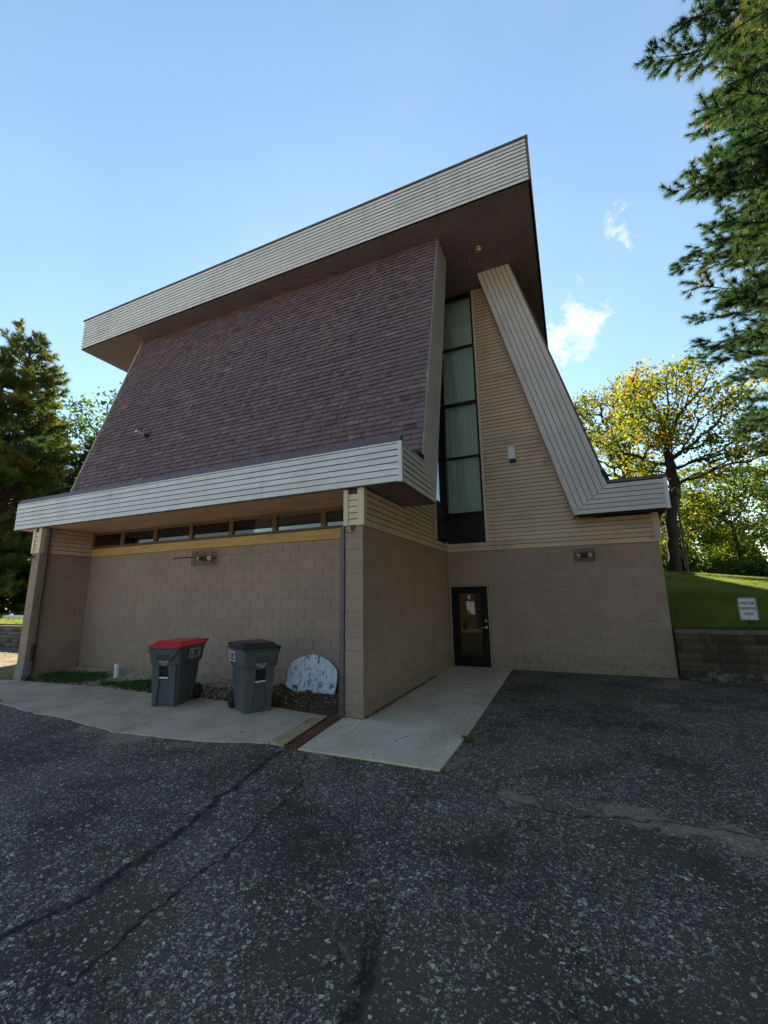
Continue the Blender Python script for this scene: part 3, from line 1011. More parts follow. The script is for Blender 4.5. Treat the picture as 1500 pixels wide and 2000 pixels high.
def run(A, B, N, O, x0, x1, a, b, mat, k, x1b=None):
    """one course of boards with staggered butt joints"""
    cuts = [x0]
    L = 3.66
    x = x0 + (0.35 + 0.9 * ((k * 0.37) % 1.0)) * L * 0.8
    while x < x1 - 0.5:
        cuts.append(x)
        x += L
    cuts.append(x1)
    for p, q in zip(cuts[:-1], cuts[1:]):
        last = q == x1
        board(A, B, N, O, (p + (0.0015 if p > x0 else 0), a), (q - (0 if last else 0.0015), a), ((x1b if (last and x1b is not None) else q) - (0 if last else 0.0015), b), (p + (0.0015 if p > x0 else 0), b), mat)


def rows(z0, z1, step=STEP):
    n = max(1, round((z1 - z0) / step))
    return [(z0 + (z1 - z0) * i / n, z0 + (z1 - z0) * (i + 1) / n) for i in range(n)]


# solid boxes behind the boards
deck = MB()
deck.box(FX0 + 0.02, FX1 - 0.02, FY + 0.02, RY + 0.1, ZFB + 0.015, ZFT)
part('fascia_core', deck, M['void'], bld)
deck = MB()
deck.prism([(0.01, RY + 0.1, ZFB + 0.012), (FX1 - 0.02, RY + 0.1, ZFB + 0.012), (FX1 - 0.02, YFB + 0.1, ZFB + 0.012), (0.01, YFB + 0.1, ZFB + 0.012)], (0, 0, ZFT - ZFB - 0.012))
deck.box(-11.0, 0.0, RY + 0.1, D, 3.74, ZFT)
part('deck_core', deck, M['dark'], bld)
# soffit under the side overhang: planks running across
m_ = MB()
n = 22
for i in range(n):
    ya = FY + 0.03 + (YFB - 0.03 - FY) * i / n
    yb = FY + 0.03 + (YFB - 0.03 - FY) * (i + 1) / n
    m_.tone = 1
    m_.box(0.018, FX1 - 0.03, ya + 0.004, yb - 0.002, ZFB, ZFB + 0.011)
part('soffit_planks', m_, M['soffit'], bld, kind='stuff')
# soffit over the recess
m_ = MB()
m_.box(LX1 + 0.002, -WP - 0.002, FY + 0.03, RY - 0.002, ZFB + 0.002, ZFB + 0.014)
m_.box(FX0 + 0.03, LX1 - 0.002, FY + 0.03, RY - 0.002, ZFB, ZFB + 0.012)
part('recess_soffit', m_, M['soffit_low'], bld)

# lower front fascia: horizontal boards
for k, (a, b) in enumerate(rows(ZFB, ZFT - 0.035)):
    run(X, Z, -Y, (0, FY, 0), FX0, FX1 - 0.02, a, b, M['fascia'], k)
# side fascia, mitred into the leaning rake
mit = (YFT - YFB) / (ZFT - ZFB)
for a, b in rows(ZFB, ZFT - 0.035):
    ya, yb = YFB + (a - ZFB) * mit, YFB + (b - ZFB) * mit
    board(Y, Z, X, (FX1, 0, 0), (FY + 0.02, a), (ya - 0.006, a), (yb - 0.006, b), (FY + 0.02, b), M['fascia'])
m_ = MB()
m_.box(FX1 - 0.022, FX1 + 0.044, FY - 0.044, FY + 0.022, ZFB - 0.012, ZFT - 0.01)
part('corner_trim', m_, M['fascia'], bld)
m_ = MB()       # drip edge under the front fascia and pale bead at its top
m_.box(FX0 - 0.01, FX1 - 0.023, FY - 0.042, FY + 0.03, ZFB - 0.014, ZFB - 0.001)
m_.box(FX1 - 0.03, FX1 + 0.042, FY + 0.023, YFB - 0.01, ZFB - 0.014, ZFB - 0.001)
part('drip_edge', m_, M['cap_dark'], bld)
m_ = MB()
m_.box(FX0, FX1 - 0.023, FY - 0.034, FY + 0.02, ZFT - 0.034, ZFT - 0.006)
m_.box(FX1 - 0.02, FX1 + 0.034, FY + 0.023, YFT + 0.02, ZFT - 0.034, ZFT - 0.006)
part('top_bead', m_, M['fascia'], bld)
m_ = MB()       # metal gravel stop
m_.prism([(FX0 - 0.015, FY - 0.036, ZFT - 0.004), (FX0 - 0.015, FY + 0.03, ZFT + 0.115), (FX0 - 0.015, FY + 0.12, ZFT + 0.115), (FX0 - 0.015, FY + 0.12, ZFT - 0.004)], (FX1 - FX0 + 0.03, 0, 0))
part('roof_edge', m_, M['cap'], bld)
m_ = MB()
m_.prism([(FX1 + 0.036, FY + 0.121, ZFT - 0.004), (FX1 - 0.03, FY + 0.121, ZFT + 0.05), (FX1 - 0.12, FY + 0.121, ZFT + 0.05), (FX1 - 0.12, FY + 0.121, ZFT - 0.004)], (0, YFT - FY - 0.16, 0))
part('roof_edge', m_, M['cap_dark'], bld)

# ---- leaning rakes
rake_poly = [(YFT, ZFT), (YFB, ZFB), (YRI, ZUB), (YRT, ZUB)]


def rake_core(x0, x1, name='rake'):
    m_ = MB()
    pts = [(x0, y, z) for y, z in rake_poly]
    m_.prism(pts, (x1 - x0, 0, 0))
    return part(name, m_, M['rake'], bld)


rake_core(0.012, FX1 - 0.004)
rake_core(-10.135, -9.40)
NR = 7
for i in range(NR):
    f0, f1 = i / NR, (i + 1) / NR
    lo0 = Vector((0, YFB + (YFT - YFB) * f0, ZFB + (ZFT - ZFB) * f0))
    lo1 = Vector((0, YFB + (YFT - YFB) * f1, ZFB + (ZFT - ZFB) * f1))
    hi0 = Vector((0, YRI + (YRT - YRI) * f0, ZUB))
    hi1 = Vector((0, YRI + (YRT - YRI) * f1, ZUB))
    board(Y, Z, X, (FX1, 0, 0), (lo0.y, lo0.z), (hi0.y, hi0.z), (hi1.y, hi1.z), (lo1.y, lo1.z), M['rake'], 'rake_board', 0.018, 0.006, slot=0.004)
# right rake faces the front
m_ = MB()
m_.prism([(RB, G + 0.002, ZFT), (RD, G + 0.004, ZUB), (RC, G + 0.004, ZUB), (RA, G + 0.004, ZFB)], (0, D - G + 0.05, 0))
part('rake', m_, M['rake'], bld)
m_ = MB()
m_.prism([(RB - 0.02, G - 0.004, ZFT - 0.01), (RD - 0.02, G - 0.004, ZUB - 0.002), (RC + 0.02, G - 0.004, ZUB - 0.002), (RA + 0.02, G - 0.004, ZFB + 0.03)], (0, 0.005, 0))
part('rake_backing', m_, M['void'], bld)  # near-black sheet, shade painted into the grooves between the rake boards
for i in range(NR):
    f0, f1 = i / NR, (i + 1) / NR
    lo0 = (RA + (RB - RA) * f0, ZFB + (ZFT - ZFB) * f0)
    lo1 = (RA + (RB - RA) * f1, ZFB + (ZFT - ZFB) * f1)
    hi0 = (RC + (RD - RC) * f0, ZUB)
    hi1 = (RC + (RD - RC) * f1, ZUB)
    gp = 0.008
    board(X, Z, -Y, (0, G, 0), (lo0[0] + gp, lo0[1]), (lo1[0] - gp, lo1[1]), (hi1[0] - gp, hi1[1]), (hi0[0] + gp, hi0[1]), M['rake'], 'rake_board', 0.022, 0.022, slot=0.0)
mit2 = (RB - RA) / (ZFT - ZFB)
for a, b in rows(ZFB, ZFT - 0.01):
    xa, xb = RA + (a - ZFB) * mit2, RA + (b - ZFB) * mit2
    board(X, Z, -Y, (0, G, 0), (xa + 0.012, a), (RE - 0.02, a), (RE - 0.02, b), (xb + 0.012, b), M['rake'])
m_ = MB()
m_.box(RE - 0.022, RE + 0.044, G - 0.044, G + 0.02, ZFB - 0.012, ZFT)
part('corner_trim', m_, M['fascia'], bld)
m_ = MB()
m_.prism([(RA + 0.1, G + 0.005, ZFB + 0.012), (RE - 0.004, G + 0.005, ZFB + 0.012), (RE - 0.004, G + 0.005, ZFT), (RB, G + 0.005, ZFT)], (0, BACK - G, 0))
part('fascia_core', m_, M['void'], bld)
for k in range(6):
    a, b = rows(ZFB, ZFT - 0.01)[k]
    board(Y, Z, X, (RE, 0, 0), (G + 0.02, a), (BACK, a), (BACK, b), (G + 0.02, b), M['rake'])
m_ = MB()
m_.box(RB + 0.01, RE + 0.05, G - 0.05, G + 0.09, ZFT + 0.002, ZFT + 0.075)
m_.box(RE - 0.06, RE + 0.03, G + 0.09, BACK, ZFT + 0.002, ZFT + 0.075)
part('roof_edge', m_, M['cap_dark'], bld)
m_ = MB()       # shingle edge standing proud of the rake's outer edge
a_, b_ = Vector((RB + 0.004, G - 0.02, ZFT + 0.02)), Vector((RD + 0.004, G - 0.02, ZUB - 0.002))
m_.prism([a_, a_ + Vector((0.035, 0, 0.01)), b_ + Vector((0.035, 0, 0)), b_], (0, 0.3, 0))
part('shingle_edge', m_, M['cap_dark'], bld)
m_ = MB()
a_ = Vector((RB - 0.02, G - 0.026, ZFT + 0.045))
m_.prism([a_, a_ + Vector((0.09, 0, 0.0)), a_ + Vector((0.035, 0, 0.20)), a_ + Vector((0.0, 0, 0.27)), a_ + Vector((-0.085, 0, 0.29)), a_ + Vector((-0.085, 0, 0.22))], (0, 0.12, 0))
part('flashing', m_, M['black'], bld)
m_ = MB()
m_.prism([(FX1 + 0.005, YFT - 0.18, ZFT + 0.05), (FX1 + 0.03, YFT + 0.03, ZFT - 0.01), (FX1 + 0.03, YFT + 0.05, ZFT + 0.11), (FX1 + 0.005, YFT - 0.12, ZFT + 0.15)], (-0.14, 0, 0))
part('flashing', m_, M['black'], bld)

# ---- big upper roof
m_ = MB()
m_.box(UX0 + 0.02, UX1 - 0.02, UY + 0.02, UBACK, ZUB + 0.012, ZUT)
part('upper_roof', m_, M['void'], bld)
for k, (a, b) in enumerate(rows(ZUB, ZUT - 0.03)):
    run(X, Z, -Y, (0, UY, 0), UX0, UX1 - 0.015, a, b, M['fascia'], k)
    board(Y, Z, X, (UX1, 0, 0), (UY + 0.015, a), (UBACK, a), (UBACK, b), (UY + 0.015, b), M['fascia'])
    board(-Y, Z, -X, (UX0, 0, 0), (-UBACK, a), (-UY - 0.01, a), (-UY - 0.01, b), (-UBACK, b), M['fascia'])
m_ = MB()
m_.box(UX0 - 0.05, UX1 + 0.05, UY - 0.052, UY + 0.06, ZUT - 0.028, ZUT + 0.016)
m_.box(UX1 - 0.06, UX1 + 0.03, UY + 0.06, UBACK, ZUT - 0.028, ZUT + 0.035)
m_.box(UX0 - 0.03, UX0 + 0.06, UY + 0.06, UBACK, ZUT - 0.028, ZUT + 0.035)
part('roof_edge', m_, M['cap_dark'], bld)
m_ = MB()
m_.box(UX1 - 0.014, UX1 + 0.044, UY - 0.044, UY + 0.014, ZUB - 0.008, ZUT - 0.03)
part('corner_trim', m_, M['cap_dark'], bld)
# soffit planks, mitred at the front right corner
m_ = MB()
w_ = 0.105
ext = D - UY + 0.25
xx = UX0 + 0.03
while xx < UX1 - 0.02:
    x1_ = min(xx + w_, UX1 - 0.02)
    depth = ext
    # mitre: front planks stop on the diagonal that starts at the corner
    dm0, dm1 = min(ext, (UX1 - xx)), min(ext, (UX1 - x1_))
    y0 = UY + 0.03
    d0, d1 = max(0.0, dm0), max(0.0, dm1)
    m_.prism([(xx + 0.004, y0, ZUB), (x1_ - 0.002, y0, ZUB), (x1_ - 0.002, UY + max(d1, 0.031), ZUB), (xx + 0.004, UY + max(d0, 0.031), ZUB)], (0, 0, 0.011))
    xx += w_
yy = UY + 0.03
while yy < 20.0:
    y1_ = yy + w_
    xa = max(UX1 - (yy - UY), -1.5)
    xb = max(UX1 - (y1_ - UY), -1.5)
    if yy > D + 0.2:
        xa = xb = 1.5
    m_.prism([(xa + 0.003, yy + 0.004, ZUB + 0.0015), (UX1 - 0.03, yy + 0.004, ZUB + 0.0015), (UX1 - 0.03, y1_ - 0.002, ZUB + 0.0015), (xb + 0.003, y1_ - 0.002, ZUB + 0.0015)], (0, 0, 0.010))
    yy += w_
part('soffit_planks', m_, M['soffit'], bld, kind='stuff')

# ---- shingled front
m_ = MB()
m_.prism([(-10.13, YFT + 0.01, ZFT - 0.05), (-10.13, YRT + 0.012, ZUB + 0.01), (-10.13, YRT + 0.10, ZUB + 0.01), (-10.13, YFT + 0.10, ZFT - 0.05)], (FX1 + 10.13 - 0.012, 0, 0))
part('roof_sheathing', m_, M['cap_dark'], bld)
m_ = MB()
m_.prism([(-10.165, YFT - 0.05, ZFT), (-10.165, YRT - 0.03, ZUB - 0.001), (-10.165, YRT + 0.22, ZUB - 0.001), (-10.165, YFT + 0.20, ZFT)], (0.028, 0, 0))
part('rake_trim', m_, M['tan_clean'], bld)
SU = Vector((0, YRT - YFT, ZUB - ZFT)).normalized()
SN = Vector((0, -SU.z, SU.y))
SLEN = Vector((0, YRT - YFT, ZUB - ZFT)).length
S0 = Vector((0, YFT, ZFT))
basis = Matrix(((1, 0, 0), (0, SU.y, SN.y), (0, SU.z, SN.z))).to_4x4()
EXP = 0.128
shg = []
r0 = 0
s = 0.0
while s < SLEN:
    top = min(s + EXP, SLEN)
    x = -10.12 - random.uniform(0, 0.2)
    raised = random.random() < 0.5
    drift = random.uniform(0.40, 0.62)
    while x < FX1 - 0.012:
        w_ = random.choice((0.10, 0.14, 0.17, 0.20, 0.24, 0.30))
        a, b = max(x, -10.125), min(x + w_, FX1 - 0.006)
        if b - a > 0.02:
            shg.append(((a + b) / 2, s, b - a, top - s, raised, min(1, max(0, random.gauss(drift, 0.17)))))
        raised = not raised
        x += w_
    s += EXP


def shingle_mesh(w, h, raised, tone):
    m_ = MB()
    m_.tone = tone
    t = 0.037 if raised else 0.026
    g = 0.004
    x = w / 2 - g
    bot = -0.006 if raised else 0.0
    back = [(-x, bot, t - 0.006), (x, bot, t - 0.006), (x, h + 0.01, 0.0), (-x, h + 0.01, 0.0)]
    fr = [(-x, bot, t), (x, bot, t), (x, h + 0.01, 0.005), (-x, h + 0.01, 0.005)]
    m_.rings([back, fr], True, True)
    return m_


def shg_px(sh):
    P = S0 + SU * (sh[1] + sh[3] / 2)
    u, v, w = project((sh[0], P.y, P.z))
    return sh[2] * sh[3] * max(0, SN.dot((CP - Vector((sh[0], P.y, P.z))).normalized())) / (w * w) if P.z > ZFT + 0.4 or sh[0] > 0.4 else 0


shg.sort(key=lambda q: -shg_px(q))
cache = {}
rest = MB()
for i, (xc, s, w_, h_, rs, tone) in enumerate(shg):
    P = S0 + SU * s
    lift = random.uniform(0.0, 0.0025)
    mw = Matrix.Translation(Vector((xc, P.y, P.z)) + SN * lift) @ basis
    if i < 300:
        key = (round(w_, 2), round(h_, 3), rs, round(tone * 7) / 7)
        if key not in cache:
            cache[key] = shingle_mesh(*key).mesh('shingle', M['shingle'])
        link('shingle', cache[key], bld, mw)
    else:
        bm_ = shingle_mesh(w_, h_, rs, tone)
        b0 = len(rest.v)
        rest.v += [tuple(mw @ Vector(v)) for v in bm_.v]
        rest.f += [tuple(b0 + k for k in f) for f in bm_.f]
        rest.t += bm_.t
part('shingles', rest, M['shingle'], bld, kind='stuff')

# right and left shingled flanks, seen only from the side
m_ = MB()
m_.tone = 0.5
m_.prism([(RB + 0.002, G + 0.28, ZFT), (RD + 0.002, G + 0.28, ZUB), (RD - 0.1, G + 0.28, ZUB), (RB - 0.1, G + 0.28, ZFT)], (0, BACK - G - 0.3, 0))
part('side_slope', m_, M['shingle'], bld)
m_ = MB()
m_.tone = 0.5
m_.prism([(-13.24, G, ZFT), (-11.47, G, ZUB), (-11.37, G, ZUB), (-13.14, G, ZFT)], (0, BACK - G - 0.3, 0))
part('side_slope', m_, M['shingle'], bld)
m_ = MB()
m_.box(-11.4, LX0, D + 0.01, D + 0.25, ZFT, ZUB)
m_.box(LX0 - 0.0, LX0 + 0.2, YFT + 1.0, D, ZS, ZFT)
m_.prism([(-9.38, YFB + 0.2, ZFB), (-9.38, YRI, ZUB), (-9.38, D, ZUB), (-9.38, D, ZFB)], (0.15, 0, 0))
part('left_wing_wall', m_, M['tan'], bld)

# ---- siding over the block walls
# pier caps: corner boards with short boards between
for (x0, x1) in ((-WP, 0.0), (LX0, LX1)):
    for xa, xb in ((x0 - 0.008, x0 + 0.075), (x1 - 0.075, x1 + 0.044)):
        m_ = MB()
        m_.box(xa, xb, -0.044, 0.05, ZS - 0.004, ZFB - (0.03 if xa < x0 + 0.01 else 0.012))
        part('corner_board', m_, M['tan_clean'], bld)
    for a, b in rows(ZS, ZFB - 0.10, 0.108):
        board(X, Z, -Y, (0, 0, 0), (x0 + 0.077, a), (x1 - 0.077, a), (x1 - 0.077, b), (x0 + 0.077, b), M['tan_clean'], out0=0.036, out1=0.022)
    m_ = MB()
    m_.box(x0 + 0.077, x1 - 0.077, -0.006, 0.03, ZFB - 0.098, ZFB - 0.004)
    part('bare_patch', m_, M['bronze'], bld)
    m_ = MB()
    m_.box(x0 + 0.03, x1 - 0.03, 0.051, RY, ZS, ZFB)
    part('wall_core', m_, M['void'], bld)
# flank of the right pier (faces the door corner)
m_ = MB()
m_.box(-0.2, -0.003, 0.05, 4.16, ZS, ZFB + 0.6)
m_.box(-0.2, -0.003, 4.16, D, ZS, 3.234)
m_.prism([(-0.2, YFB + 0.2, ZFB), (-0.2, YRI + 0.2, ZUB), (-0.2, 4.16, ZUB), (-0.2, 4.16, ZFB)], (0.197, 0, 0))
part('wall_core', m_, M['void'], bld)
for k, (a, b) in enumerate(rows(ZS, ZS + 14 * STEP)):
    y1_ = D - 0.012 if b < 3.24 else 4.095
    y0_ = 0.052 if a < ZFB - 0.02 else max(0.052, YFB - 0.05)
    board(Y, Z, X, (0, 0, 0), (y0_, a), (y1_, a), (y1_, b), (y0_, b), M['tan'])
m_ = MB()
m_.box(-0.01, 0.048, 4.10, 4.165, 3.225, 9.0)
part('window_trim', m_, M['tan_clean'], bld)
# inner flank of the left pier
for a, b in rows(ZS, ZFB):
    board(Y, Z, X, (LX1, 0, 0), (0.052, a), (RY - 0.002, a), (RY - 0.002, b), (0.052, b), M['tan'])
m_ = MB()
m_.box(LX1 - 0.1, LX1 - 0.002, 0.05, RY, ZS, ZFB)
part('wall_core', m_, M['void'], bld)
# wall with the tall window
WX0, WX1, WZ0, WZ1 = 0.0, 1.085, 3.225, 10.76
m_ = MB()
m_.box(WX1, RX - 0.02, D + 0.004, D + 0.25, ZS, 3.64)
m_.prism([(WX1, D + 0.004, 3.64), (RB - 0.3, D + 0.004, 3.64), (RD - 0.4, D + 0.004, ZUB), (WX1, D + 0.004, ZUB)], (0, 0.25, 0))
m_.box(-0.1, WX1, D + 0.004, D + 0.25, ZS, WZ0)
part('wall_core', m_, M['void'], bld)
for a, b in rows(ZS, ZUB - 0.002):
    x0_ = 0.014 if b < WZ0 + 0.02 else WX1 + 0.05
    if a < 3.6:
        xa = xb = RX - 0.09
    else:
        xa = min(RX - 0.09, RA + 0.45 - (a - ZFB) * 0.2615)
        xb = min(RX - 0.09, RA + 0.45 - (b - ZFB) * 0.2615)
    if xb > x0_ + 0.03:
        run(X, Z, -Y, (0, D, 0), x0_, xa, a, b, M['tan'], int(a * 40), xb)
m_ = MB()
m_.box(RX - 0.09, RX + 0.04, D - 0.044, D + 0.07, ZS - 0.003, ZFB + 0.011)
part('corner_board', m_, M['tan'], bld)
m_ = MB()
m_.box(WX1 - 0.004, WX1 + 0.048, D - 0.048, D + 0.03, WZ0 - 0.01, ZUB - 0.001)
part('window_trim', m_, M['tan_clean'], bld)
m_ = MB()
m_.box(RX - 0.2, RX - 0.004, D + 0.07, BACK, ZS, ZFT)
part('wall_core', m_, M['void'], bld)
# starter strip that shadows the top of the block wall
m_ = MB()
m_.box(0.045, RX + 0.035, D - 0.040, D + 0.01, ZS - 0.016, ZS - 0.001)
m_.box(-0.01, 0.040, 0.03, D - 0.041, ZS - 0.016, ZS - 0.001)
part('starter_strip', m_, M['tan_clean'], bld)
m_ = MB()
m_.box(0.001, 0.044, D - 0.044, D - 0.001, ZS - 0.017, WZ0 + 0.03)
part('corner_trim', m_, M['tan_clean'], bld)

# ---- tall corner window
def empty_part(name, parent):
    o = bpy.data.objects.new(name, None)
    o.empty_display_size = 0.1
    COL.objects.link(o)
    o.parent = parent
    return o


TR = [4.03, 5.64, 7.26, 9.04]
tw = empty_part('tall_window', bld)
m_ = MB()
fy0, fy1 = D - 0.030, D + 0.06
m_.box(-0.03, 0.085, fy0, fy1, WZ0, WZ1)
m_.box(WX1 - 0.058, WX1 - 0.005, fy0, fy1, WZ0, WZ1)
m_.box(0.086, WX1 - 0.059, fy0, fy1, WZ0, WZ0 + 0.085)
m_.box(0.086, WX1 - 0.059, fy0, fy1, WZ1 - 0.10, WZ1)
for i, z in enumerate(TR):
    h = 0.085 if i == 2 else 0.055
    m_.box(0.086, WX1 - 0.059, fy0 + 0.004, fy1 - 0.003, z - h / 2, z + h / 2)
m_.box(0.086, WX1 - 0.059, D + 0.02, D + 0.045, WZ0 + 0.086, TR[0] - 0.03)       # dark lower panel
m_.box(0.12, WX1 - 0.09, D + 0.012, D + 0.0195, WZ0 + 0.12, TR[0] - 0.065)
part('frame', m_, M['black'], tw)
m_ = MB()
m_.box(0.50, 0.56, fy0 - 0.03, fy0 + 0.003, TR[2] - 0.03, TR[2] - 0.005)
m_.box(0.62, 0.80, fy0 - 0.012, fy0 + 0.003, TR[2] - 0.03, TR[2] - 0.012)
part('latch', m_, M['bronze'], tw)
zz = TR + [WZ1]
for i in range(4):
    m_ = MB()
    m_.box(0.087, WX1 - 0.060, D + 0.026, D + 0.032, zz[i] + 0.03, zz[i + 1] - (0.045 if i < 3 else 0.10))
    part('pane', m_, M['glass'], tw)
nb = 11
bx0, bw = 0.075, (WX1 - 0.13) / 11
for i in range(nb):
    m_ = MB()
    xa = bx0 + bw * i
    m_.tone = 1
    m_.prism([(xa + 0.004, D + 0.150 + 0.012 * (i % 2), TR[0] - 0.1), (xa + bw * 0.5, D + 0.132, TR[0] - 0.1), (xa + bw + 0.003, D + 0.150 + 0.012 * ((i + 1) % 2), TR[0] - 0.1), (xa + bw * 0.5, D + 0.138, TR[0] - 0.1)], (0, 0, WZ1 - TR[0] + 0.1))
    part('blind_slat', m_, M['blind'], tw)
m_ = MB()
m_.box(-0.05, WX1 + 0.1, D + 0.5, D + 0.52, WZ0, WZ1 + 0.03)
m_.box(WX1 + 0.0, WX1 + 0.02, D + 0.251, D + 0.5, WZ0, WZ1 + 0.03)
part('dark_room', m_, M['dark'], tw)
sw = empty_part('side_window', bld)
m_ = MB()
m_.box(-0.06, 0.018, 4.17, 4.225, 3.235, ZUB - 0.005)
m_.box(-0.06, 0.018, D - 0.07, D - 0.019, 3.235, ZUB - 0.005)
m_.box(-0.06, 0.016, 4.226, D - 0.071, 3.235, 3.32)
for z in TR:
    m_.box(-0.05, 0.014, 4.226, D - 0.071, z - 0.028, z + 0.028)
part('frame', m_, M['black'], sw)
m_ = MB()
m_.box(-0.035, -0.028, 4.226, D - 0.071, 3.321, ZUB - 0.005)
part('pane', m_, M['glass'], sw)
m_ = MB()
m_.box(-0.16, -0.15, 4.1, D + 0.06, 4.0, ZUB - 0.005)
part('blind_slat', m_, M['blind'], sw)
m_ = MB()
m_.box(-0.20, -0.19, 4.1, D + 0.2, 3.2, ZUB - 0.005)
part('dark_room', m_, M['dark'], sw)

# ---- window strip of the recess
m_ = MB()
m_.tone = 1
m_.box(LX1 + 0.002, -WP - 0.002, RY - 0.03, RY + 0.05, 2.992, 3.195)
part('wood_band', m_, M['band'], bld)
m_ = MB()
m_.box(LX1 + 0.002, -WP - 0.002, RY + 0.006, RY + 0.05, 3.196, 3.215)
part('sill', m_, M['framewood'], bld)
edges = [LX1 + 0.02, -7.70, -6.465, -5.24, -3.99, -2.76, -1.52, -WP - 0.004]
for a, b in zip(edges[:-1], edges[1:]):
    w_ = empty_part('window', bld)
    m_ = MB()
    y0, y1 = RY - 0.022, RY + 0.07
    m_.box(a + 0.001, a + 0.055, y0, y1, 3.216, 3.634)
    m_.box(b - 0.055, b - 0.001, y0, y1, 3.216, 3.634)
    m_.box(a + 0.056, b - 0.056, y0 + 0.004, y1, 3.216, 3.262)
    m_.box(a + 0.056, b - 0.056, y0 + 0.004, y1, 3.575, 3.634)
    part('frame', m_, M['framewood'], w_)
    m_ = MB()
    m_.box(a + 0.0565, b - 0.0565, RY + 0.018, RY + 0.024, 3.2625, 3.5745)
    part('pane', m_, M['glass_clear'], w_)
m_ = MB()
m_.box(LX1, -WP, RY + 0.8, RY + 0.82, 2.99, 3.70)
m_.box(LX1, -WP, RY + 0.26, RY + 0.8, 2.97, 2.99)
m_.box(LX1, -WP, RY + 0.075, RY + 0.8, 3.70, 3.72)
part('dark_room', m_, M['dark'], bld)
# a few stacked boxes and a curtain edge just inside the strip windows
m_ = MB()
m_.box(-8.7, -8.2, RY + 0.25, RY + 0.45, 2.99, 3.42)
m_.box(-1.4, -0.7, RY + 0.22, RY + 0.26, 3.0, 3.69)
part('curtain', m_, M['bronze'], bld)

# ---- door
door = empty_part('door', bld)
dx0, dx1, dz1 = 0.012, 1.074, 2.098
m_ = MB()
m_.box(dx0, dx0 + 0.05, D - 0.012, D + 0.12, 0, dz1)
m_.box(dx1 - 0.05, dx1, D - 0.012, D + 0.12, 0, dz1)
m_.box(dx0 + 0.0505, dx1 - 0.0505, D - 0.012, D + 0.12, dz1 - 0.05, dz1)
part('door_frame', m_, M['block'], door)
lx0, lx1, lz0, lz1 = dx0 + 0.054, dx1 - 0.054, 0.025, dz1 - 0.054
gx0, gx1, gz0, gz1 = 0.262, 0.850, 0.29, 1.875
m_ = MB()
ya, yb = D + 0.005, D + 0.05
m_.box(lx0, gx0, ya, yb, lz0, lz1)
m_.box(gx1, lx1, ya, yb, lz0, lz1)
m_.box(gx0 + 0.0003, gx1 - 0.0003, ya, yb, lz0, gz0)
m_.box(gx0 + 0.0003, gx1 - 0.0003, ya, yb, gz1, lz1)
part('door_leaf', m_, M['door'], door)
m_ = MB()
for a in ((gx0 - 0.012, gx0 + 0.014, gz0 - 0.012, gz1 + 0.012), (gx1 - 0.014, gx1 + 0.012, gz0 - 0.012, gz1 + 0.012)):
    m_.box(a[0], a[1], ya - 0.008, ya - 0.0005, a[2], a[3])
m_.box(gx0 + 0.0145, gx1 - 0.0145, ya - 0.008, ya - 0.0005, gz0 - 0.012, gz0 + 0.014)
m_.box(gx0 + 0.0145, gx1 - 0.0145, ya - 0.008, ya - 0.0005, gz1 - 0.014, gz1 + 0.012)
part('glazing_bead', m_, M['door'], door)
m_ = MB()
m_.box(gx0 + 0.0005, gx1 - 0.0005, D + 0.022, D + 0.028, gz0 + 0.0005, gz1 - 0.0005)
part('pane', m_, M['glass_clear'], door)
m_ = MB()
m_.box(dx0 + 0.05, dx1 - 0.05, D - 0.01, D + 0.1, 0.0, 0.022)
part('threshold', m_, M['steel'], door)
for z in (0.25, 1.0, 1.78):
    m_ = MB()
    m_.tube([(dx0 + 0.05, D - 0.012, z - 0.05), (dx0 + 0.05, D - 0.012, z + 0.05)], 0.009, 8)
    part('hinge', m_, M['steel'], door)
m_ = MB()
hx, hz = 0.955, 1.005
m_.tube([(hx, ya - 0.001, hz), (hx, ya - 0.012, hz)], 0.034, 16)
m_.tube([(hx, ya - 0.010, hz), (hx, ya - 0.055, hz)], 0.012, 10)
m_.tube([(hx + 0.012, ya - 0.055, hz), (hx - 0.06, ya - 0.057, hz - 0.004), (hx - 0.115, ya - 0.052, hz - 0.012)], [0.012, 0.011, 0.009], 10)
part('handle', m_, M['steel'], door, smooth=40)
m_ = MB()
m_.tube([(hx, ya - 0.001, 1.17), (hx, ya - 0.020, 1.17)], [0.036, 0.030], 16)
m_.tube([(hx, ya - 0.019, 1.17), (hx, ya - 0.026, 1.17)], 0.014, 10)
part('deadbolt', m_, M['brass'], door, smooth=40)
text('number', '4', 0.175, (0.532, D + 0.0212, 1.765), X, Z, M['white'], door, offset=0.006, sx=0.80)

notice = thing('notice', 'paper notice with autumn leaves taped inside the door glass under the number 4', 'notice', (0.567, D + 0.0205, 1.455))
m_ = MB()
m_.prism([(-0.108, 0, 0.205), (0.098, 0, 0.205), (0.112, 0, -0.125), (-0.100, 0, -0.135)], (0, 0.001, 0))
part('sheet', m_, M['paper'], notice)
m_ = MB()
m_.prism([(-0.0985, -0.0006, -0.133), (0.03, -0.0006, -0.129), (0.0, -0.0006, -0.09), (-0.025, -0.0006, -0.085), (-0.04, -0.0006, -0.03), (-0.07, -0.0006, -0.025), (-0.1005, -0.0006, 0.01)], (0, 0.0003, 0))
part('printed_corner', m_, M['autumn'], notice)
for i, (z, wd) in enumerate(((0.170, 0.06), (0.150, 0.075), (0.130, 0.07), (0.088, 0.12), (0.03, 0.05))):
    m_ = MB()
    m_.box(-0.012 - wd / 2, -0.012 + wd / 2, -0.0009, -0.0004, z, z + (0.009 if i == 3 else 0.006))
    part('print_line', m_, M['ink'] if i == 3 else M['inkblue'], notice)

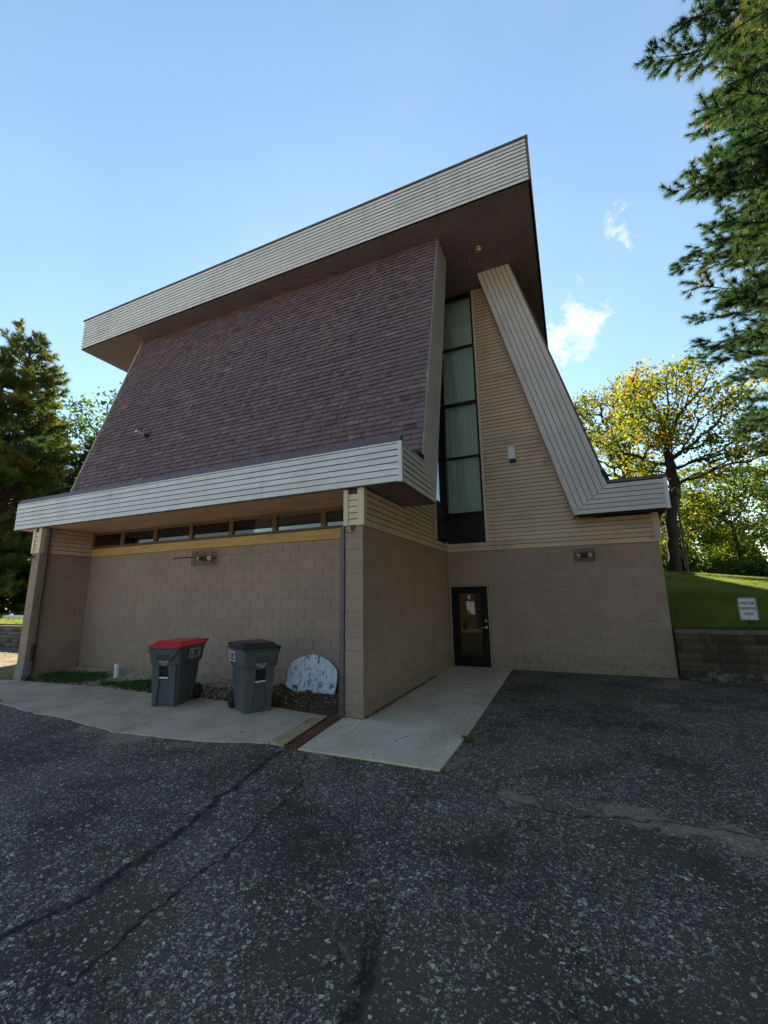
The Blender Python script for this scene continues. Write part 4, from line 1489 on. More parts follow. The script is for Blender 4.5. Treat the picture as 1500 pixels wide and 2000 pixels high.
# ---- the lit room behind the door
room = empty_part('lobby', bld)
m_ = MB()
m_.box(-0.6, 2.2, D + 3.2, D + 3.25, 0, 2.6)
m_.box(-0.65, -0.6, D + 0.27, D + 3.2, 0, 2.6)
m_.box(2.2, 2.25, D + 0.27, D + 3.2, 0, 2.6)
m_.box(-0.6, 2.2, D + 0.27, D + 3.2, 2.6, 2.65)
m_.box(-0.6, 0.0, D + 0.251, D + 0.265, 0, 2.6)
m_.box(1.1, 2.2, D + 0.251, D + 0.265, 0, 2.6)
part('walls', m_, M['room'], room)
m_ = MB()
m_.box(-0.6, 2.2, D + 0.13, D + 3.2, -0.02, 0.004)
part('floor', m_, M['room_floor'], room)
m_ = MB()
m_.box(0.25, 0.75, D + 2.2, D + 2.9, 0, 2.3)      # dark inner doorway and coat rack
m_.box(0.9, 1.5, D + 3.12, D + 3.19, 0, 2.1)
part('inner_doorway', m_, M['dark'], room)
table = thing('table', 'brown counter behind the door glass with a bowl on top', 'table', (0.4, D + 0.95, 0))
m_ = MB()
m_.box(-0.7, 0.9, -0.28, 0.28, 0.80, 0.86)
part('top', m_, M['band'], table)
m_ = MB()
m_.box(-0.65, 0.85, -0.24, 0.24, 0.0, 0.799)
part('cabinet', m_, M['framewood'], table)
vase = thing('flower_vase', 'dried autumn flowers in a vase on the lobby counter', 'vase', (0.18, D + 0.95, 0.86))
m_ = MB()
m_.tube([(0, 0, 0.0), (0, 0, 0.05), (0, 0, 0.15), (0, 0, 0.22), (0, 0, 0.25)], [0.05, 0.07, 0.065, 0.04, 0.05], 12)
part('vase', m_, M['bronze'], vase, smooth=50)
m_ = MB()
for _ in range(70):
    a, h_, rr = random.uniform(0, 6.28), random.uniform(0.26, 0.58), random.uniform(0.01, 0.17)
    p = Vector((math.cos(a) * rr, math.sin(a) * rr, h_))
    m_.tone = random.random()
    u = Vector((random.uniform(-1, 1), random.uniform(-1, 1), random.uniform(-1, 1))).normalized() * 0.03
    v = Vector((random.uniform(-1, 1), random.uniform(-1, 1), random.uniform(-1, 1))).normalized() * 0.02
    m_.poly([p - u, p + v, p + u, p - v])
part('flowers', m_, M['leaf_oak'], vase)
lampm, lnt, lb, _ = newmat('lamp_glow')
setb(lnt, lb, color=(0.9, 0.8, 0.6), emit=(1.0, 0.74, 0.42), estr=2.0)
cl = thing('lobby_lamp', 'glowing warm ceiling lamp inside the lobby behind the black door', 'ceiling lamp', (0.1, D + 1.3, 2.6))
m_ = MB()
m_.tube([(0, 0, -0.005), (0, 0, -0.06), (0, 0, -0.10)], [0.20, 0.19, 0.10], 20)
part('shade', m_, lampm, cl, smooth=40)
m_ = MB()
m_.tube([(0, 0, 0.0), (0, 0, -0.012)], 0.215, 20)
part('rim', m_, M['brass'], cl)

# ------------------------------------------------------------------ fittings on the building
wl = thing('wall_lamp', 'pale metal box lamp on the tan siding right of the tall window', 'wall lamp', (1.92, D - 0.036, 5.50))
m_ = MB()
m_.prism([(-0.09, -0.005, 0.20), (-0.09, -0.17, 0.19), (-0.09, -0.17, -0.15), (-0.09, -0.005, -0.17)], (0.18, 0, 0))
part('housing', m_, M['lampwhite'], wl)
m_ = MB()
m_.box(-0.07, 0.07, -0.15, -0.02, -0.215, -0.172)
part('lens', m_, M['ink'], wl)
m_ = MB()
m_.box(-0.075, 0.075, -0.004, 0.004, -0.19, 0.19)
part('back_plate', m_, M['bronze'], wl)

rl = thing('recessed_light', 'round recessed light in the brown soffit above the tall window', 'ceiling lamp', (1.627, 3.713, ZUB))
m_ = MB()
rings = []
for r_, z_ in ((0.055, 0.008), (0.085, -0.012), (0.112, -0.014), (0.120, -0.002)):
    rings.append([(r_ * math.cos(2 * math.pi * k / 28), r_ * math.sin(2 * math.pi * k / 28), z_) for k in range(28)])
m_.rings(rings, False, False)
part('trim_ring', m_, M['brass'], rl, smooth=30)
m_ = MB()
rings = []
for r_, z_ in ((0.002, -0.022), (0.03, -0.020), (0.05, -0.008), (0.056, 0.006)):
    rings.append([(r_ * math.cos(2 * math.pi * k / 20), r_ * math.sin(2 * math.pi * k / 20), z_) for k in range(20)])
m_.rings(rings, True, False)
part('bulb', m_, M['lampwhite'], rl, smooth=60)


def flood(name, label, loc, w, h):
    t = thing(name, label, 'emergency light', loc, 0, 'caged twin floodlights')
    y = -0.17
    m_ = MB()
    n_ = 9
    for i in range(n_):
        z = -h / 2 + h * i / (n_ - 1)
        m_.tube([(-w / 2, -0.01, z), (-w / 2, y, z), (w / 2, y, z), (w / 2, -0.01, z)], 0.0055, 5)
    for i in range(4):
        x = -w / 2 + w * i / 3
        m_.tube([(x, y + 0.004, -h / 2), (x, y + 0.004, h / 2)], 0.005, 5)
    part('cage', m_, M['bronze'], t)
    m_ = MB()
    m_.box(-0.10, 0.10, -0.075, -0.002, -0.05, 0.06)
    part('housing', m_, M['bronze'], t)
    for sx in (-1, 1):
        cx = sx * w * 0.26
        m_ = MB()
        ctr = Vector((cx, -0.085, 0.0))
        d = Vector((sx * 0.35, -0.9, -0.25)).normalized()
        m_.tube([ctr - d * 0.055, ctr - d * 0.02, ctr + d * 0.035], [0.018, 0.052, 0.062], 14)
        hd = part('lamp_head', m_, M['chrome'], t, smooth=40)
        m_ = MB()
        m_.tube([ctr + d * 0.034, ctr + d * 0.046], [0.057, 0.035], 14)
        part('lens', m_, M['lampwhite'], hd, smooth=40)
        m_ = MB()
        m_.tube([(cx * 0.45, -0.05, 0), ctr], 0.012, 6)
        part('arm', m_, M['bronze'], t)
    return t


f1 = flood('floodlight', 'wire caged twin lamp with a conduit, high on the recessed block wall', (-4.67, RY - 0.002, 2.755), 0.62, 0.31)
m_ = MB()
m_.tube([(-0.08, -0.02, 0.05), (-1.03, -0.018, 0.055), (-1.075, -0.012, 0.03)], 0.011, 6)
part('conduit', m_, M['bronze'], f1)
f2 = flood('floodlight', 'wire caged twin lamp under the siding, on the wall right of the door', (3.405, D - 0.002, 2.735), 0.44, 0.29)

for loc, lab in (((-0.165, -0.003, 2.90), 'small metal spotlight bracket under the pier cap beside the walk'), ((-9.10, -0.003, 2.86), 'small metal spotlight bracket on the far left pier')):
    t = thing('spotlight_bracket', lab, 'bracket', loc, 0, 'spotlight brackets on the piers')
    m_ = MB()
    m_.tube([(-0.035, -0.006, 0.09), (0.0, -0.075, -0.01)], 0.013, 8)
    m_.tube([(0.03, -0.006, 0.09), (0.005, -0.075, -0.01)], 0.008, 8)
    part('arm', m_, M['bronze'], t)
    m_ = MB()
    m_.tube([(0.02, -0.085, -0.022), (-0.03, -0.10, -0.018), (-0.055, -0.105, -0.014)], [0.020, 0.024, 0.026], 10)
    part('lamp_head', m_, M['brass'], t, smooth=40)
    m_ = MB()
    m_.tube([(-0.054, -0.105, -0.014), (-0.070, -0.108, -0.012)], 0.023, 10)
    part('lens', m_, M['ink'], t)

# downspouts
t = thing('downspout', 'purple grey downspout running down the left edge of the near pier', 'downspout', (-0.372, -0.02, 0.0))
m_ = MB()
m_.box(-0.036, 0.036, -0.005, 0.055, 0.62, 2.985)
part('pipe', m_, M['downspout'], t)
m_ = MB()
m_.box(-0.042, 0.042, -0.011, 0.061, 0.02, 0.619)
part('sleeve', m_, M['downspout_brown'], t)
for z in (1.1, 2.3):
    m_ = MB()
    m_.box(-0.041, 0.041, -0.009, 0.06, z, z + 0.03)
    part('strap', m_, M['downspout'], t)
t = thing('downspout', 'dark brown round downspout on the inner face of the left pier', 'downspout', (LX1 + 0.055, 0.13, 0.0))
m_ = MB()
m_.tube([(0, 0, 3.63), (0, 0, 0.80)], 0.040, 12)
part('pipe', m_, M['downspout_brown'], t, smooth=40)
m_ = MB()
m_.tube([(0, 0, 0.82), (0.0, 0, 0.42)], 0.047, 12)
part('joint', m_, M['ink'], t, smooth=40)
m_ = MB()
m_.tube([(0, 0, 0.42), (0, -0.005, 0.14), (0.01, -0.05, 0.06), (0.015, -0.13, 0.035)], 0.041, 12)
part('elbow', m_, M['downspout_brown'], t, smooth=40)
m_ = MB()
for z in (3.0, 1.9):
    m_.box(-0.05, 0.045, -0.045, 0.045, z, z + 0.025)
part('strap', m_, M['downspout_brown'], t)
# grey painted band round the foot of the left pier
m_ = MB()
m_.box(LX0 - 0.012, LX1 + 0.010, -0.012, 0.30, 0.12, 0.335)
part('painted_foot', m_, M['basegrey'], bld)
m_ = MB()
m_.box(LX0 - 0.02, LX1 + 0.006, -0.02, 0.32, -0.05, 0.119)
part('pier_foot', m_, M['block'], bld)

t = thing('vent_pipe', 'white vent pipe with a dark boot sticking out of the shingles', 'vent pipe', (-7.669, 1.60, 6.425))
m_ = MB()
m_.tube([(0, 0.02, 0), (0, -0.33, 0.02)], 0.034, 12)
part('pipe', m_, M['pvc'], t, smooth=40)
m_ = MB()
m_.tube([(0, 0.06, 0), (0, -0.045, 0.004), (0, -0.10, 0.006)], [0.10, 0.062, 0.042], 14)
part('boot', m_, M['boot'], t, smooth=40)
m_ = MB()
P0 = Vector((0, 0.045, -0.03))
m_.prism([P0 + Vector((-0.12, 0, 0)) - SU * 0.16, P0 + Vector((0.12, 0, 0)) - SU * 0.16, P0 + Vector((0.12, 0, 0)) + SU * 0.14, P0 + Vector((-0.12, 0, 0)) + SU * 0.14], SN * 0.008)
part('flange', m_, M['boot'], t)

# ------------------------------------------------------------------ wheeled bins
def rrect(hw, hd, r, z, cy=0.0, n=5):
    out = []
    for cx, cy_, a0 in ((hw - r, hd - r, 0), (-hw + r, hd - r, 90), (-hw + r, -hd + r, 180), (hw - r, -hd + r, 270)):
        for k in range(n):
            a = R(a0 + 90 * k / (n - 1))
            out.append((cx + r * math.cos(a), cy + cy_ + r * math.sin(a), z))
    return out


def make_bin(name, label, loc, rotz, lidmat, sticker_side, sticker_y=0.05):
    t = thing(name, label, 'trash bin', loc, rotz, 'wheeled trash bins')
    # body: narrow tapering tub, collar, rim
    m_ = MB()
    m_.rings([rrect(0.225, 0.275, 0.06, 0.0, -0.02), rrect(0.235, 0.285, 0.07, 0.05, -0.02), rrect(0.272, 0.335, 0.08, 0.655, 0.0), rrect(0.277, 0.342, 0.085, 0.675, 0.0),
              rrect(0.300, 0.385, 0.09, 0.715, 0.005), rrect(0.306, 0.400, 0.09, 0.80, 0.005), rrect(0.318, 0.418, 0.09, 0.955, 0.01), rrect(0.330, 0.432, 0.09, 0.962, 0.01),
              rrect(0.332, 0.434, 0.09, 0.990, 0.01)], True, True)
    body = part('body', m_, M['bin'], t, smooth=32)
    # scoop with ribs under the front of the rim
    m_ = MB()
    yt, yb_ = -0.440, -0.418
    m_.prism([(-0.30, -0.424, 0.955), (0.30, -0.424, 0.955), (0.255, -0.415, 0.90), (0.145, -0.398, 0.775), (-0.145, -0.398, 0.775), (-0.255, -0.415, 0.90)], (0, -0.024, 0))
    scoop = part('scoop', m_, M['bin'], t)
    for i in range(6):
        m_ = MB()
        x = -0.115 + 0.046 * i
        m_.prism([(x - 0.009, -0.423, 0.785), (x + 0.009, -0.423, 0.785), (x + 0.007, -0.441, 0.875), (x - 0.007, -0.441, 0.875)], (0, -0.012, 0))
        part('rib', m_, M['bin'], scoop)
    # two upright ribs that frame the catch pocket
    for sx in (-1, 1):
        m_ = MB()
        pts = []
        for z, xi, xo, y in ((0.0, 0.125, 0.205, -0.296), (0.28, 0.118, 0.215, -0.316), (0.31, 0.092, 0.218, -0.318), (0.70, 0.084, 0.222, -0.352)):
            pts.append([(sx * xi, y + 0.02, z), (sx * xi, y - 0.030, z), (sx * xo, y - 0.026, z), (sx * xo, y + 0.03, z)])
        m_.rings(pts)
        part('upright', m_, M['bin'], t)
    m_ = MB()
    m_.box(-0.083, 0.083, -0.385, -0.33, 0.685, 0.76)
    m_.prism([(-0.16, -0.325, 0.655), (0.16, -0.325, 0.655), (0.16, -0.382, 0.70), (-0.16, -0.382, 0.70)], (0, 0.03, 0.03))
    part('front_lintel', m_, M['bin'], t)
    m_ = MB()
    m_.prism([(-0.083, -0.334, 0.49), (0.083, -0.334, 0.49), (0.083, -0.352, 0.655), (-0.083, -0.352, 0.655)], (0, 0.01, 0))
    part('pocket', m_, M['rubber'], t)  # flush black panel, its colour stands in for shade inside the catch recess
    m_ = MB()
    m_.tube([(-0.092, -0.342, 0.475), (0.092, -0.342, 0.475)], 0.0135, 8)
    part('catch_bar', m_, M['white'], t, smooth=40)
    # lid
    m_ = MB()
    m_.rings([rrect(0.340, 0.452, 0.09, 0.992, 0.008), rrect(0.342, 0.455, 0.09, 1.018, 0.008), rrect(0.325, 0.435, 0.085, 1.030, 0.010),
              rrect(0.290, 0.375, 0.06, 1.036, 0.02), rrect(0.255, 0.330, 0.05, 1.078, 0.035), rrect(0.235, 0.310, 0.05, 1.084, 0.04)], True, True)
    lid = part('lid', m_, lidmat, t, smooth=32)
    for sx in (-1, 1):
        m_ = MB()
        m_.tube([(sx * 0.25, 0.44, 0.99), (sx * 0.25, 0.50, 1.005), (sx * 0.25, 0.535, 1.03)], 0.022, 8)
        part('hinge', m_, M['lid_black'], t, smooth=40)
    m_ = MB()
    m_.tube([(-0.29, 0.535, 1.035), (0.29, 0.535, 1.035)], 0.017, 8)
    part('handle', m_, M['lid_black'], t, smooth=40)
    m_ = MB()
    m_.tube([(-0.27, 0.29, 0.125), (0.27, 0.29, 0.125)], 0.012, 6)
    part('axle', m_, M['steel'], t)
    for sx in (-1, 1):
        m_ = MB()
        x0, x1 = sx * 0.232, sx * 0.292
        m_.tube([(x0, 0.29, 0.127), (x0 + sx * 0.008, 0.29, 0.127), (x1 - sx * 0.008, 0.29, 0.127), (x1, 0.29, 0.127)], [0.115, 0.127, 0.127, 0.115], 24)
        w_ = part('wheel', m_, M['rubber'], t, smooth=40)
        m_ = MB()
        m_.tube([(x1 - sx * 0.002, 0.29, 0.127), (x1 + sx * 0.006, 0.29, 0.127)], [0.080, 0.072], 18)
        m_.tube([(x1 + sx * 0.005, 0.29, 0.127), (x1 + sx * 0.014, 0.29, 0.127)], 0.02, 10)
        part('hub', m_, M['lid_black'], w_)
        m_ = MB()      # arch over the wheel
        sec = []
        for a in range(-20, 181, 25):
            ca, sa = math.cos(R(a)), math.sin(R(a))
            sec.append([(sx * 0.225, 0.285 - ca * 0.150, 0.127 + sa * 0.150), (sx * 0.262, 0.285 - ca * 0.150, 0.127 + sa * 0.150),
                        (sx * 0.262, 0.285 - ca * 0.165, 0.127 + sa * 0.165), (sx * 0.225, 0.285 - ca * 0.165, 0.127 + sa * 0.165)])
        m_.rings(sec)
        part('wheel_arch', m_, M['bin'], t)
    # stencilled number on the front
    nrm = Vector((0, -1, -0.11)).normalized()
    text('stencil', 'S.S. 201 700', 0.042, (0.0, -0.3895, 0.748), X, Vector((0, -0.05, 1)), M['stencil'], t, offset=0.0012, sx=0.82)
    text('stencil', '964-7108', 0.026, (0.0, -0.387, 0.708), X, Vector((0, -0.05, 1)), M['stencil'], t, offset=0.0008, sx=0.9)
    sd = sticker_side
    yd = Vector((sd * 0.075, 0, 1)).normalized()
    xd = Vector((0, sd, 0))
    o = Vector((sd * 0.3155, sticker_y, 0.855))
    nx = xd.cross(yd)
    m_ = MB()
    cs = [o + xd * a + yd * b for a, b in ((-0.17, -0.085), (0.17, -0.085), (0.17, 0.085), (-0.17, 0.085))]
    m_.prism(cs, nx * 0.0016)
    st = part('sticker', m_, M['sticker'], t)
    text('logo', 'Lempe', 0.140, o + nx * 0.0022 + yd * 0.026, xd, yd, M['ink'], st, shear=0.28, offset=0.005, sx=0.76)
    text('phone_number', '763-757-7400', 0.060, o + nx * 0.0022 - yd * 0.052, xd, yd, M['ink'], st, offset=0.003, sx=0.76)
    m_ = MB()
    a0, a1 = -0.155, 0.155
    cs = [o + nx * 0.0018 + xd * a + yd * b for a, b in ((a0 + 0.09, 0.071), (a1, 0.071), (a1, 0.077), (a0 + 0.09, 0.077))]
    m_.prism(cs, nx * 0.0006)
    part('logo_bar', m_, M['ink'], st)
    return t


make_bin('trash_bin', 'grey wheeled trash bin with a bright red lid', (-3.70, -0.24, 0.014), R(16), M['lid_red'], 1)
make_bin('trash_bin', 'grey wheeled trash bin with a black lid', (-2.05, -0.10, 0.016), R(59), M['lid_black'], -1, 0.19)

# ------------------------------------------------------------------ broken backboard leaning on the wall
BB = [[-2.162, 0.173], [-1.958, 0.104], [-1.778, 0.04], [-1.721, 0.053], [-1.675, 0.052], [-1.678, 0.14], [-1.533, 0.134], [-1.508, 0.023], [-1.275, 0.029], [-1.105, 0.040],
      [-1.056, 0.102], [-1.056, 0.258], [-1.060, 0.419], [-1.104, 0.498], [-1.192, 0.567], [-1.319, 0.641], [-1.481, 0.7], [-1.599, 0.725], [-1.702, 0.735], [-1.846, 0.71],
      [-2.009, 0.655], [-2.108, 0.602], [-2.157, 0.552], [-2.176, 0.473], [-2.178, 0.378], [-2.170, 0.275]]
t = thing('backboard', 'old half round backboard with peeling pale blue paint leaning on the wall', 'backboard', (-1.6, 0.95, 0.06))
kk = 0.41
nn = Vector((0, -1, kk)).normalized()
m_ = MB()
pts = [Vector((x + 1.6, 0.89 + kk * z - 0.95, z - 0.06)) for x, z in BB]
m_.prism([p + nn * 0.0 for p in pts], -nn * 0.028)
part('panel', m_, M['backboard'], t)
m_ = MB()
c0 = [Vector((x + 1.6, 0.89 + kk * z - 0.95 + 0.014, z - 0.06)) for x, z in ((-1.70, 0.02), (-1.50, 0.02), (-1.50, 0.16), (-1.70, 0.16))]
m_.prism([p - nn * 0.022 for p in c0], -nn * 0.02)
part('backing_board', m_, M['rawwood'], t)

t = thing('standpipe', 'short white plastic pipe standing in the planting bed left of the red lid bin', 'pipe', (-6.77, 0.79, 0.05))
m_ = MB()
m_.rings([[(r_ * math.cos(2 * math.pi * k / 20), r_ * math.sin(2 * math.pi * k / 20), z_) for k in range(20)] for r_, z_ in ((0.052, -0.05), (0.052, 0.24), (0.062, 0.241), (0.062, 0.325), (0.056, 0.325), (0.054, 0.22))], True, True)
part('tube', m_, M['pvc'], t, smooth=30)
m_ = MB()
m_.tube([(0, 0, 0.215), (0, 0, 0.222)], 0.0535, 16)
part('opening', m_, M['rubber'], t)

# ------------------------------------------------------------------ sign
t = thing('parking_sign', 'white VISITOR PARKING ONLY sign on a short post above the block retaining wall', 'sign', (6.52, 5.62, 1.03), R(-6))
m_ = MB()
w_, h_ = 0.155, 0.235
zc = 0.42


def rr2(hw, hh, r, y, zc_, n=5):
    out = []
    for cx, cz, a0 in ((hw - r, hh - r, 0), (-hw + r, hh - r, 90), (-hw + r, -hh + r, 180), (hw - r, -hh + r, 270)):
        for k in range(n):
            a = R(a0 + 90 * k / (n - 1))
            out.append((cx + r * math.cos(a), y, zc_ + cz + r * math.sin(a)))
    return out


m_.rings([rr2(w_, h_, 0.03, 0.0, zc), rr2(w_, h_, 0.03, -0.004, zc)])
pn = part('panel', m_, M['white'], t)
m_ = MB()
a_, b_ = rr2(w_ - 0.012, h_ - 0.012, 0.024, -0.0048, zc), rr2(w_ - 0.019, h_ - 0.019, 0.019, -0.0048, zc)
n = len(a_)
m_.v = a_ + b_
for i in range(n):
    m_.face((i, (i + 1) % n, n + (i + 1) % n, n + i))
part('border', m_, M['ink'], pn)
for body, z in (('VISITOR', 0.535), ('PARKING', 0.425), ('ONLY', 0.312)):
    text('lettering', body, 0.088, (0.006 if body == 'ONLY' else 0, -0.0052, z), X, Z, M['ink'], pn, offset=0.0022, sx=0.74, spacing=1.06)
for z in (0.595, 0.25):
    m_ = MB()
    m_.tube([(0, -0.004, z), (0, -0.010, z)], 0.007, 8)
    part('bolt', m_, M['ink'], pn)
m_ = MB()
m_.prism([(-0.022, 0.001, -0.35), (-0.022, 0.001, 0.66), (-0.030, 0.022, 0.66), (-0.030, 0.022, -0.35)], (0.008, 0, 0))
m_.prism([(0.014, 0.001, -0.35), (0.014, 0.001, 0.66), (0.022, 0.022, 0.66), (0.022, 0.022, -0.35)], (0.008, 0, 0))
m_.box(-0.0139, 0.0139, 0.001, 0.006, -0.35, 0.66)
part('post', m_, M['bronze'], t)

# ------------------------------------------------------------------ retaining walls
def split_block(L, Hh, depth, seed):
    r_ = random.Random(seed)
    m_ = MB()
    m_.tone = r_.uniform(0.6, 1.3)
    nx, nz = 5, 3
    g = 0.004
    gridp = []
    for j in range(nz):
        for i in range(nx):
            x = -L / 2 + g + (L - 2 * g) * i / (nx - 1)
            z = -Hh / 2 + g + (Hh - 2 * g) * j / (nz - 1)
            edge = i in (0, nx - 1) or j in (0, nz - 1)
            y = r_.uniform(-0.006, 0.004) if edge else -r_.uniform(0.010, 0.055)
            gridp.append((x, y, z))
    m_.v = list(gridp)
    for j in range(nz - 1):
        for i in range(nx - 1):
            a = j * nx + i
            m_.face((a, a + 1, a + nx + 1, a + nx))
    b = len(m_.v)
    cor = [gridp[0], gridp[nx - 1], gridp[-1], gridp[-nx]]
    m_.v += [(c[0], depth, c[2]) for c in cor]
    idx = [0, nx - 1, nx * nz - 1, nx * (nz - 1)]
    bot = list(range(nx))
    top = list(range(nx * (nz - 1), nx * nz))
    lef = [j * nx for j in range(nz)]
    rig = [j * nx + nx - 1 for j in range(nz)]
    m_.face(bot[::-1] + [b, b + 1])
    m_.face(top + [b + 2, b + 3])
    m_.face(lef + [b + 3, b])
    m_.face(rig[::-1] + [b + 1, b + 2])
    return m_


def retaining(label, x0, x1, y, hblk, nrow, lens, mat, capmat, capw, batter=0.015, z0=0.0, cap=True):
    t = thing('retaining_wall', label, 'retaining wall', ((x0 + x1) / 2, y, 0), 0)
    off = (x0 + x1) / 2
    variants = {}
    for r_ in range(nrow):
        x = x0 - (0.0 if r_ % 2 == 0 else lens[0] / 2)
        k = r_
        while x < x1:
            L = lens[k % len(lens)]
            a, b = max(x, x0), min(x + L, x1)
            if b - a > 0.06:
                key = (round(b - a, 2), random.randint(0, 4))
                if key not in variants:
                    variants[key] = split_block(b - a, hblk, 0.25, hash(key) % 1000).mesh('stone', mat)
                link('stone', variants[key], t, Matrix.Translation(((a + b) / 2 - off, r_ * batter, z0 + hblk * (r_ + 0.5))))
            x += L
            k += 1
    m_ = MB()
    m_.box(x0 - off, x1 - off, 0.05 + nrow * batter, 0.3, 0, z0 + hblk * nrow - 0.004)
    part('backfill', m_, M['soil'], t)
    if cap:
        x = x0
        while x < x1:
            b = min(x + capw, x1)
            m_ = MB()
            m_.tone = random.uniform(0.9, 1.1)
            z = z0 + hblk * nrow
            m_.rings([[(x - off + 0.003, nrow * batter - 0.022, z + 0.002), (b - off - 0.003, nrow * batter - 0.022, z + 0.002), (b - off - 0.003, 0.30, z + 0.002), (x - off + 0.003, 0.30, z + 0.002)],
                      [(x - off + 0.003, nrow * batter - 0.022, z + 0.078), (b - off - 0.003, nrow * batter - 0.022, z + 0.078), (b - off - 0.003, 0.30, z + 0.078), (x - off + 0.003, 0.30, z + 0.078)],
                      [(x - off + 0.009, nrow * batter - 0.012, z + 0.085), (b - off - 0.009, nrow * batter - 0.012, z + 0.085), (b - off - 0.009, 0.29, z + 0.085), (x - off + 0.009, 0.29, z + 0.085)]])
            part('cap_stone', m_, capmat, t)
            x += capw
    return t


retaining('brown split face block wall holding the lawn under the visitor parking sign', 5.022, 12.2, 5.03, 0.19, 5, (0.43, 0.20, 0.43, 0.30), M['splitface'], M['capstone'], 0.43, 0.004)
retaining('grey stone retaining wall past the left pier', -17.6, -12.2, 4.20, 0.15, 6, (0.38, 0.28, 0.45), M['splitface_left'], M['capstone'], 0.5, 0.012)
retaining('lower stretch of grey stone retaining wall at the far left edge', -26.0, -17.62, 4.20, 0.15, 5, (0.40, 0.30, 0.45), M['splitface_left'], M['capstone'], 0.5, 0.012)

t = thing('guard_rail', 'low white board rail on the grass behind the left retaining wall', 'rail', (-24.0, 7.0, 0.90))
m_ = MB()
m_.box(-1.0, 6.5, -0.02, 0.02, 0.0, 0.20)
part('board', m_, M['white'], t)
for x in (-0.42, 1.6, 3.8, 6.0):
    m_ = MB()
    m_.box(x - 0.06, x + 0.06, 0.021, 0.12, -0.2, 0.27)
    part('post', m_, M['white'], t)

t = thing('lamp_post', 'thin dark lamp post on a concrete foot beside the oak trunk', 'lamp post', (8.95, 22.0, 2.80))
m_ = MB()
m_.tube([(0, 0, 0.1), (0, 0, 4.4)], [0.065, 0.045], 10)
part('pole', m_, M['bronze'], t)
m_ = MB()
m_.tube([(0, 0, -0.25), (0, 0, 0.05), (0, 0, 0.07)], [0.33, 0.33, 0.30], 18)
part('footing', m_, M['capstone'], t)
m_ = MB()
m_.tube([(0, 0, 0.07), (0, 0, 0.12)], 0.11, 12)
part('base_plate', m_, M['bronze'], t)
m_ = MB()
m_.tube([(0, 0, 4.4), (0, 0, 4.48), (0, 0, 4.75), (0, 0, 4.86)], [0.08, 0.16, 0.19, 0.05], 14)
part('lantern', m_, M['bronze'], t)

# ------------------------------------------------------------------ vegetation
def unit(v):
    return v / np.maximum(np.linalg.norm(v, axis=-1, keepdims=True), 1e-9)


def rand_dirs(g, n):
    return unit(g.normal(size=(n, 3)))


def tubes_np(A, B, ra, rb, k=6):
    """independent tapered tubes A->B; returns V,F"""
    d = unit(B - A)
    ref = np.where(np.abs(d[:, 2:3]) < 0.9, np.array([[0, 0, 1.0]]), np.array([[1.0, 0, 0]]))
    u = unit(np.cross(d, ref))
    w = np.cross(d, u)
    ang = np.arange(k) * 2 * np.pi / k
    ring = u[:, None, :] * np.cos(ang)[None, :, None] + w[:, None, :] * np.sin(ang)[None, :, None]
    V0 = A[:, None, :] + ring * ra[:, None, None]
    V1 = B[:, None, :] + d[:, None, :] * (rb * 0.3)[:, None, None] + ring * rb[:, None, None]
    V = np.concatenate([V0, V1], 1).reshape(-1, 3)
    n = len(A)
    base = (np.arange(n) * 2 * k)[:, None]
    i = np.arange(k)[None, :]
    j = (i + 1) % k
    F = np.stack([base + i, base + j, base + k + j, base + k + i], -1).reshape(-1, 4)
    return V, F


def colonize(att, nodes, parents, step, infl, kill, iters, g, up=0.0):
    P = [np.array(p, float) for p in nodes]
    par = list(parents)
    best = np.full(len(att), 1e9)
    bi = np.zeros(len(att), int)
    alive = np.ones(len(att), bool)
    new = list(range(len(P)))
    for _ in range(iters):
        if not new or not alive.any():
            break
        ids = np.where(alive)[0]
        Q = np.array([P[i] for i in new])
        d = np.linalg.norm(att[ids][:, None, :] - Q[None], axis=2)
        m = d.argmin(1)
        dm = d[np.arange(len(ids)), m]
        upd = dm < best[ids]
        best[ids[upd]] = dm[upd]
        bi[ids[upd]] = np.array(new)[m[upd]]
        alive &= best > kill
        ids = np.where(alive & (best < infl))[0]
        new = []
        if len(ids) == 0:
            break
        grow = {}
        vec = unit(att[ids] - np.array([P[b] for b in bi[ids]]))
        for b, v in zip(bi[ids], vec):
            if b in grow:
                grow[b] += v
            else:
                grow[b] = v.copy()
        for b, v in grow.items():
            v = v / max(np.linalg.norm(v), 1e-6) + g.normal(size=3) * 0.22 + np.array([0, 0, up])
            v /= np.linalg.norm(v)
            P.append(P[b] + v * step)
            par.append(b)
            new.append(len(P) - 1)
    return np.array(P), np.array(par)


def radii(P, par, tip, expo=2.25):
    n = len(P)
    acc = np.zeros(n)
    kids = np.zeros(n, int)
    order = range(n - 1, -1, -1)
    r = np.zeros(n)
    for i in order:
        r[i] = tip if acc[i] == 0 else acc[i] ** (1 / expo)
        if par[i] >= 0:
            acc[par[i]] += r[i] ** expo
            kids[par[i]] += 1
    return r, kids


def leaf_quads(C, size, g, updir=0.35, narrow=0.55):
    n = len(C)
    nrm = unit(g.normal(size=(n, 3)) + np.array([0, 0, updir]))
    a = unit(np.cross(nrm, rand_dirs(g, n)))
    b = np.cross(nrm, a)
    s = size * g.uniform(0.7, 1.3, n)[:, None]
    fold = nrm * s * 0.18
    V = np.stack([C - a * s, C + b * s * narrow + fold, C + a * s, C - b * s * narrow + fold], 1).reshape(-1, 3)
    F = np.arange(n * 4).reshape(n, 4)
    return V, F


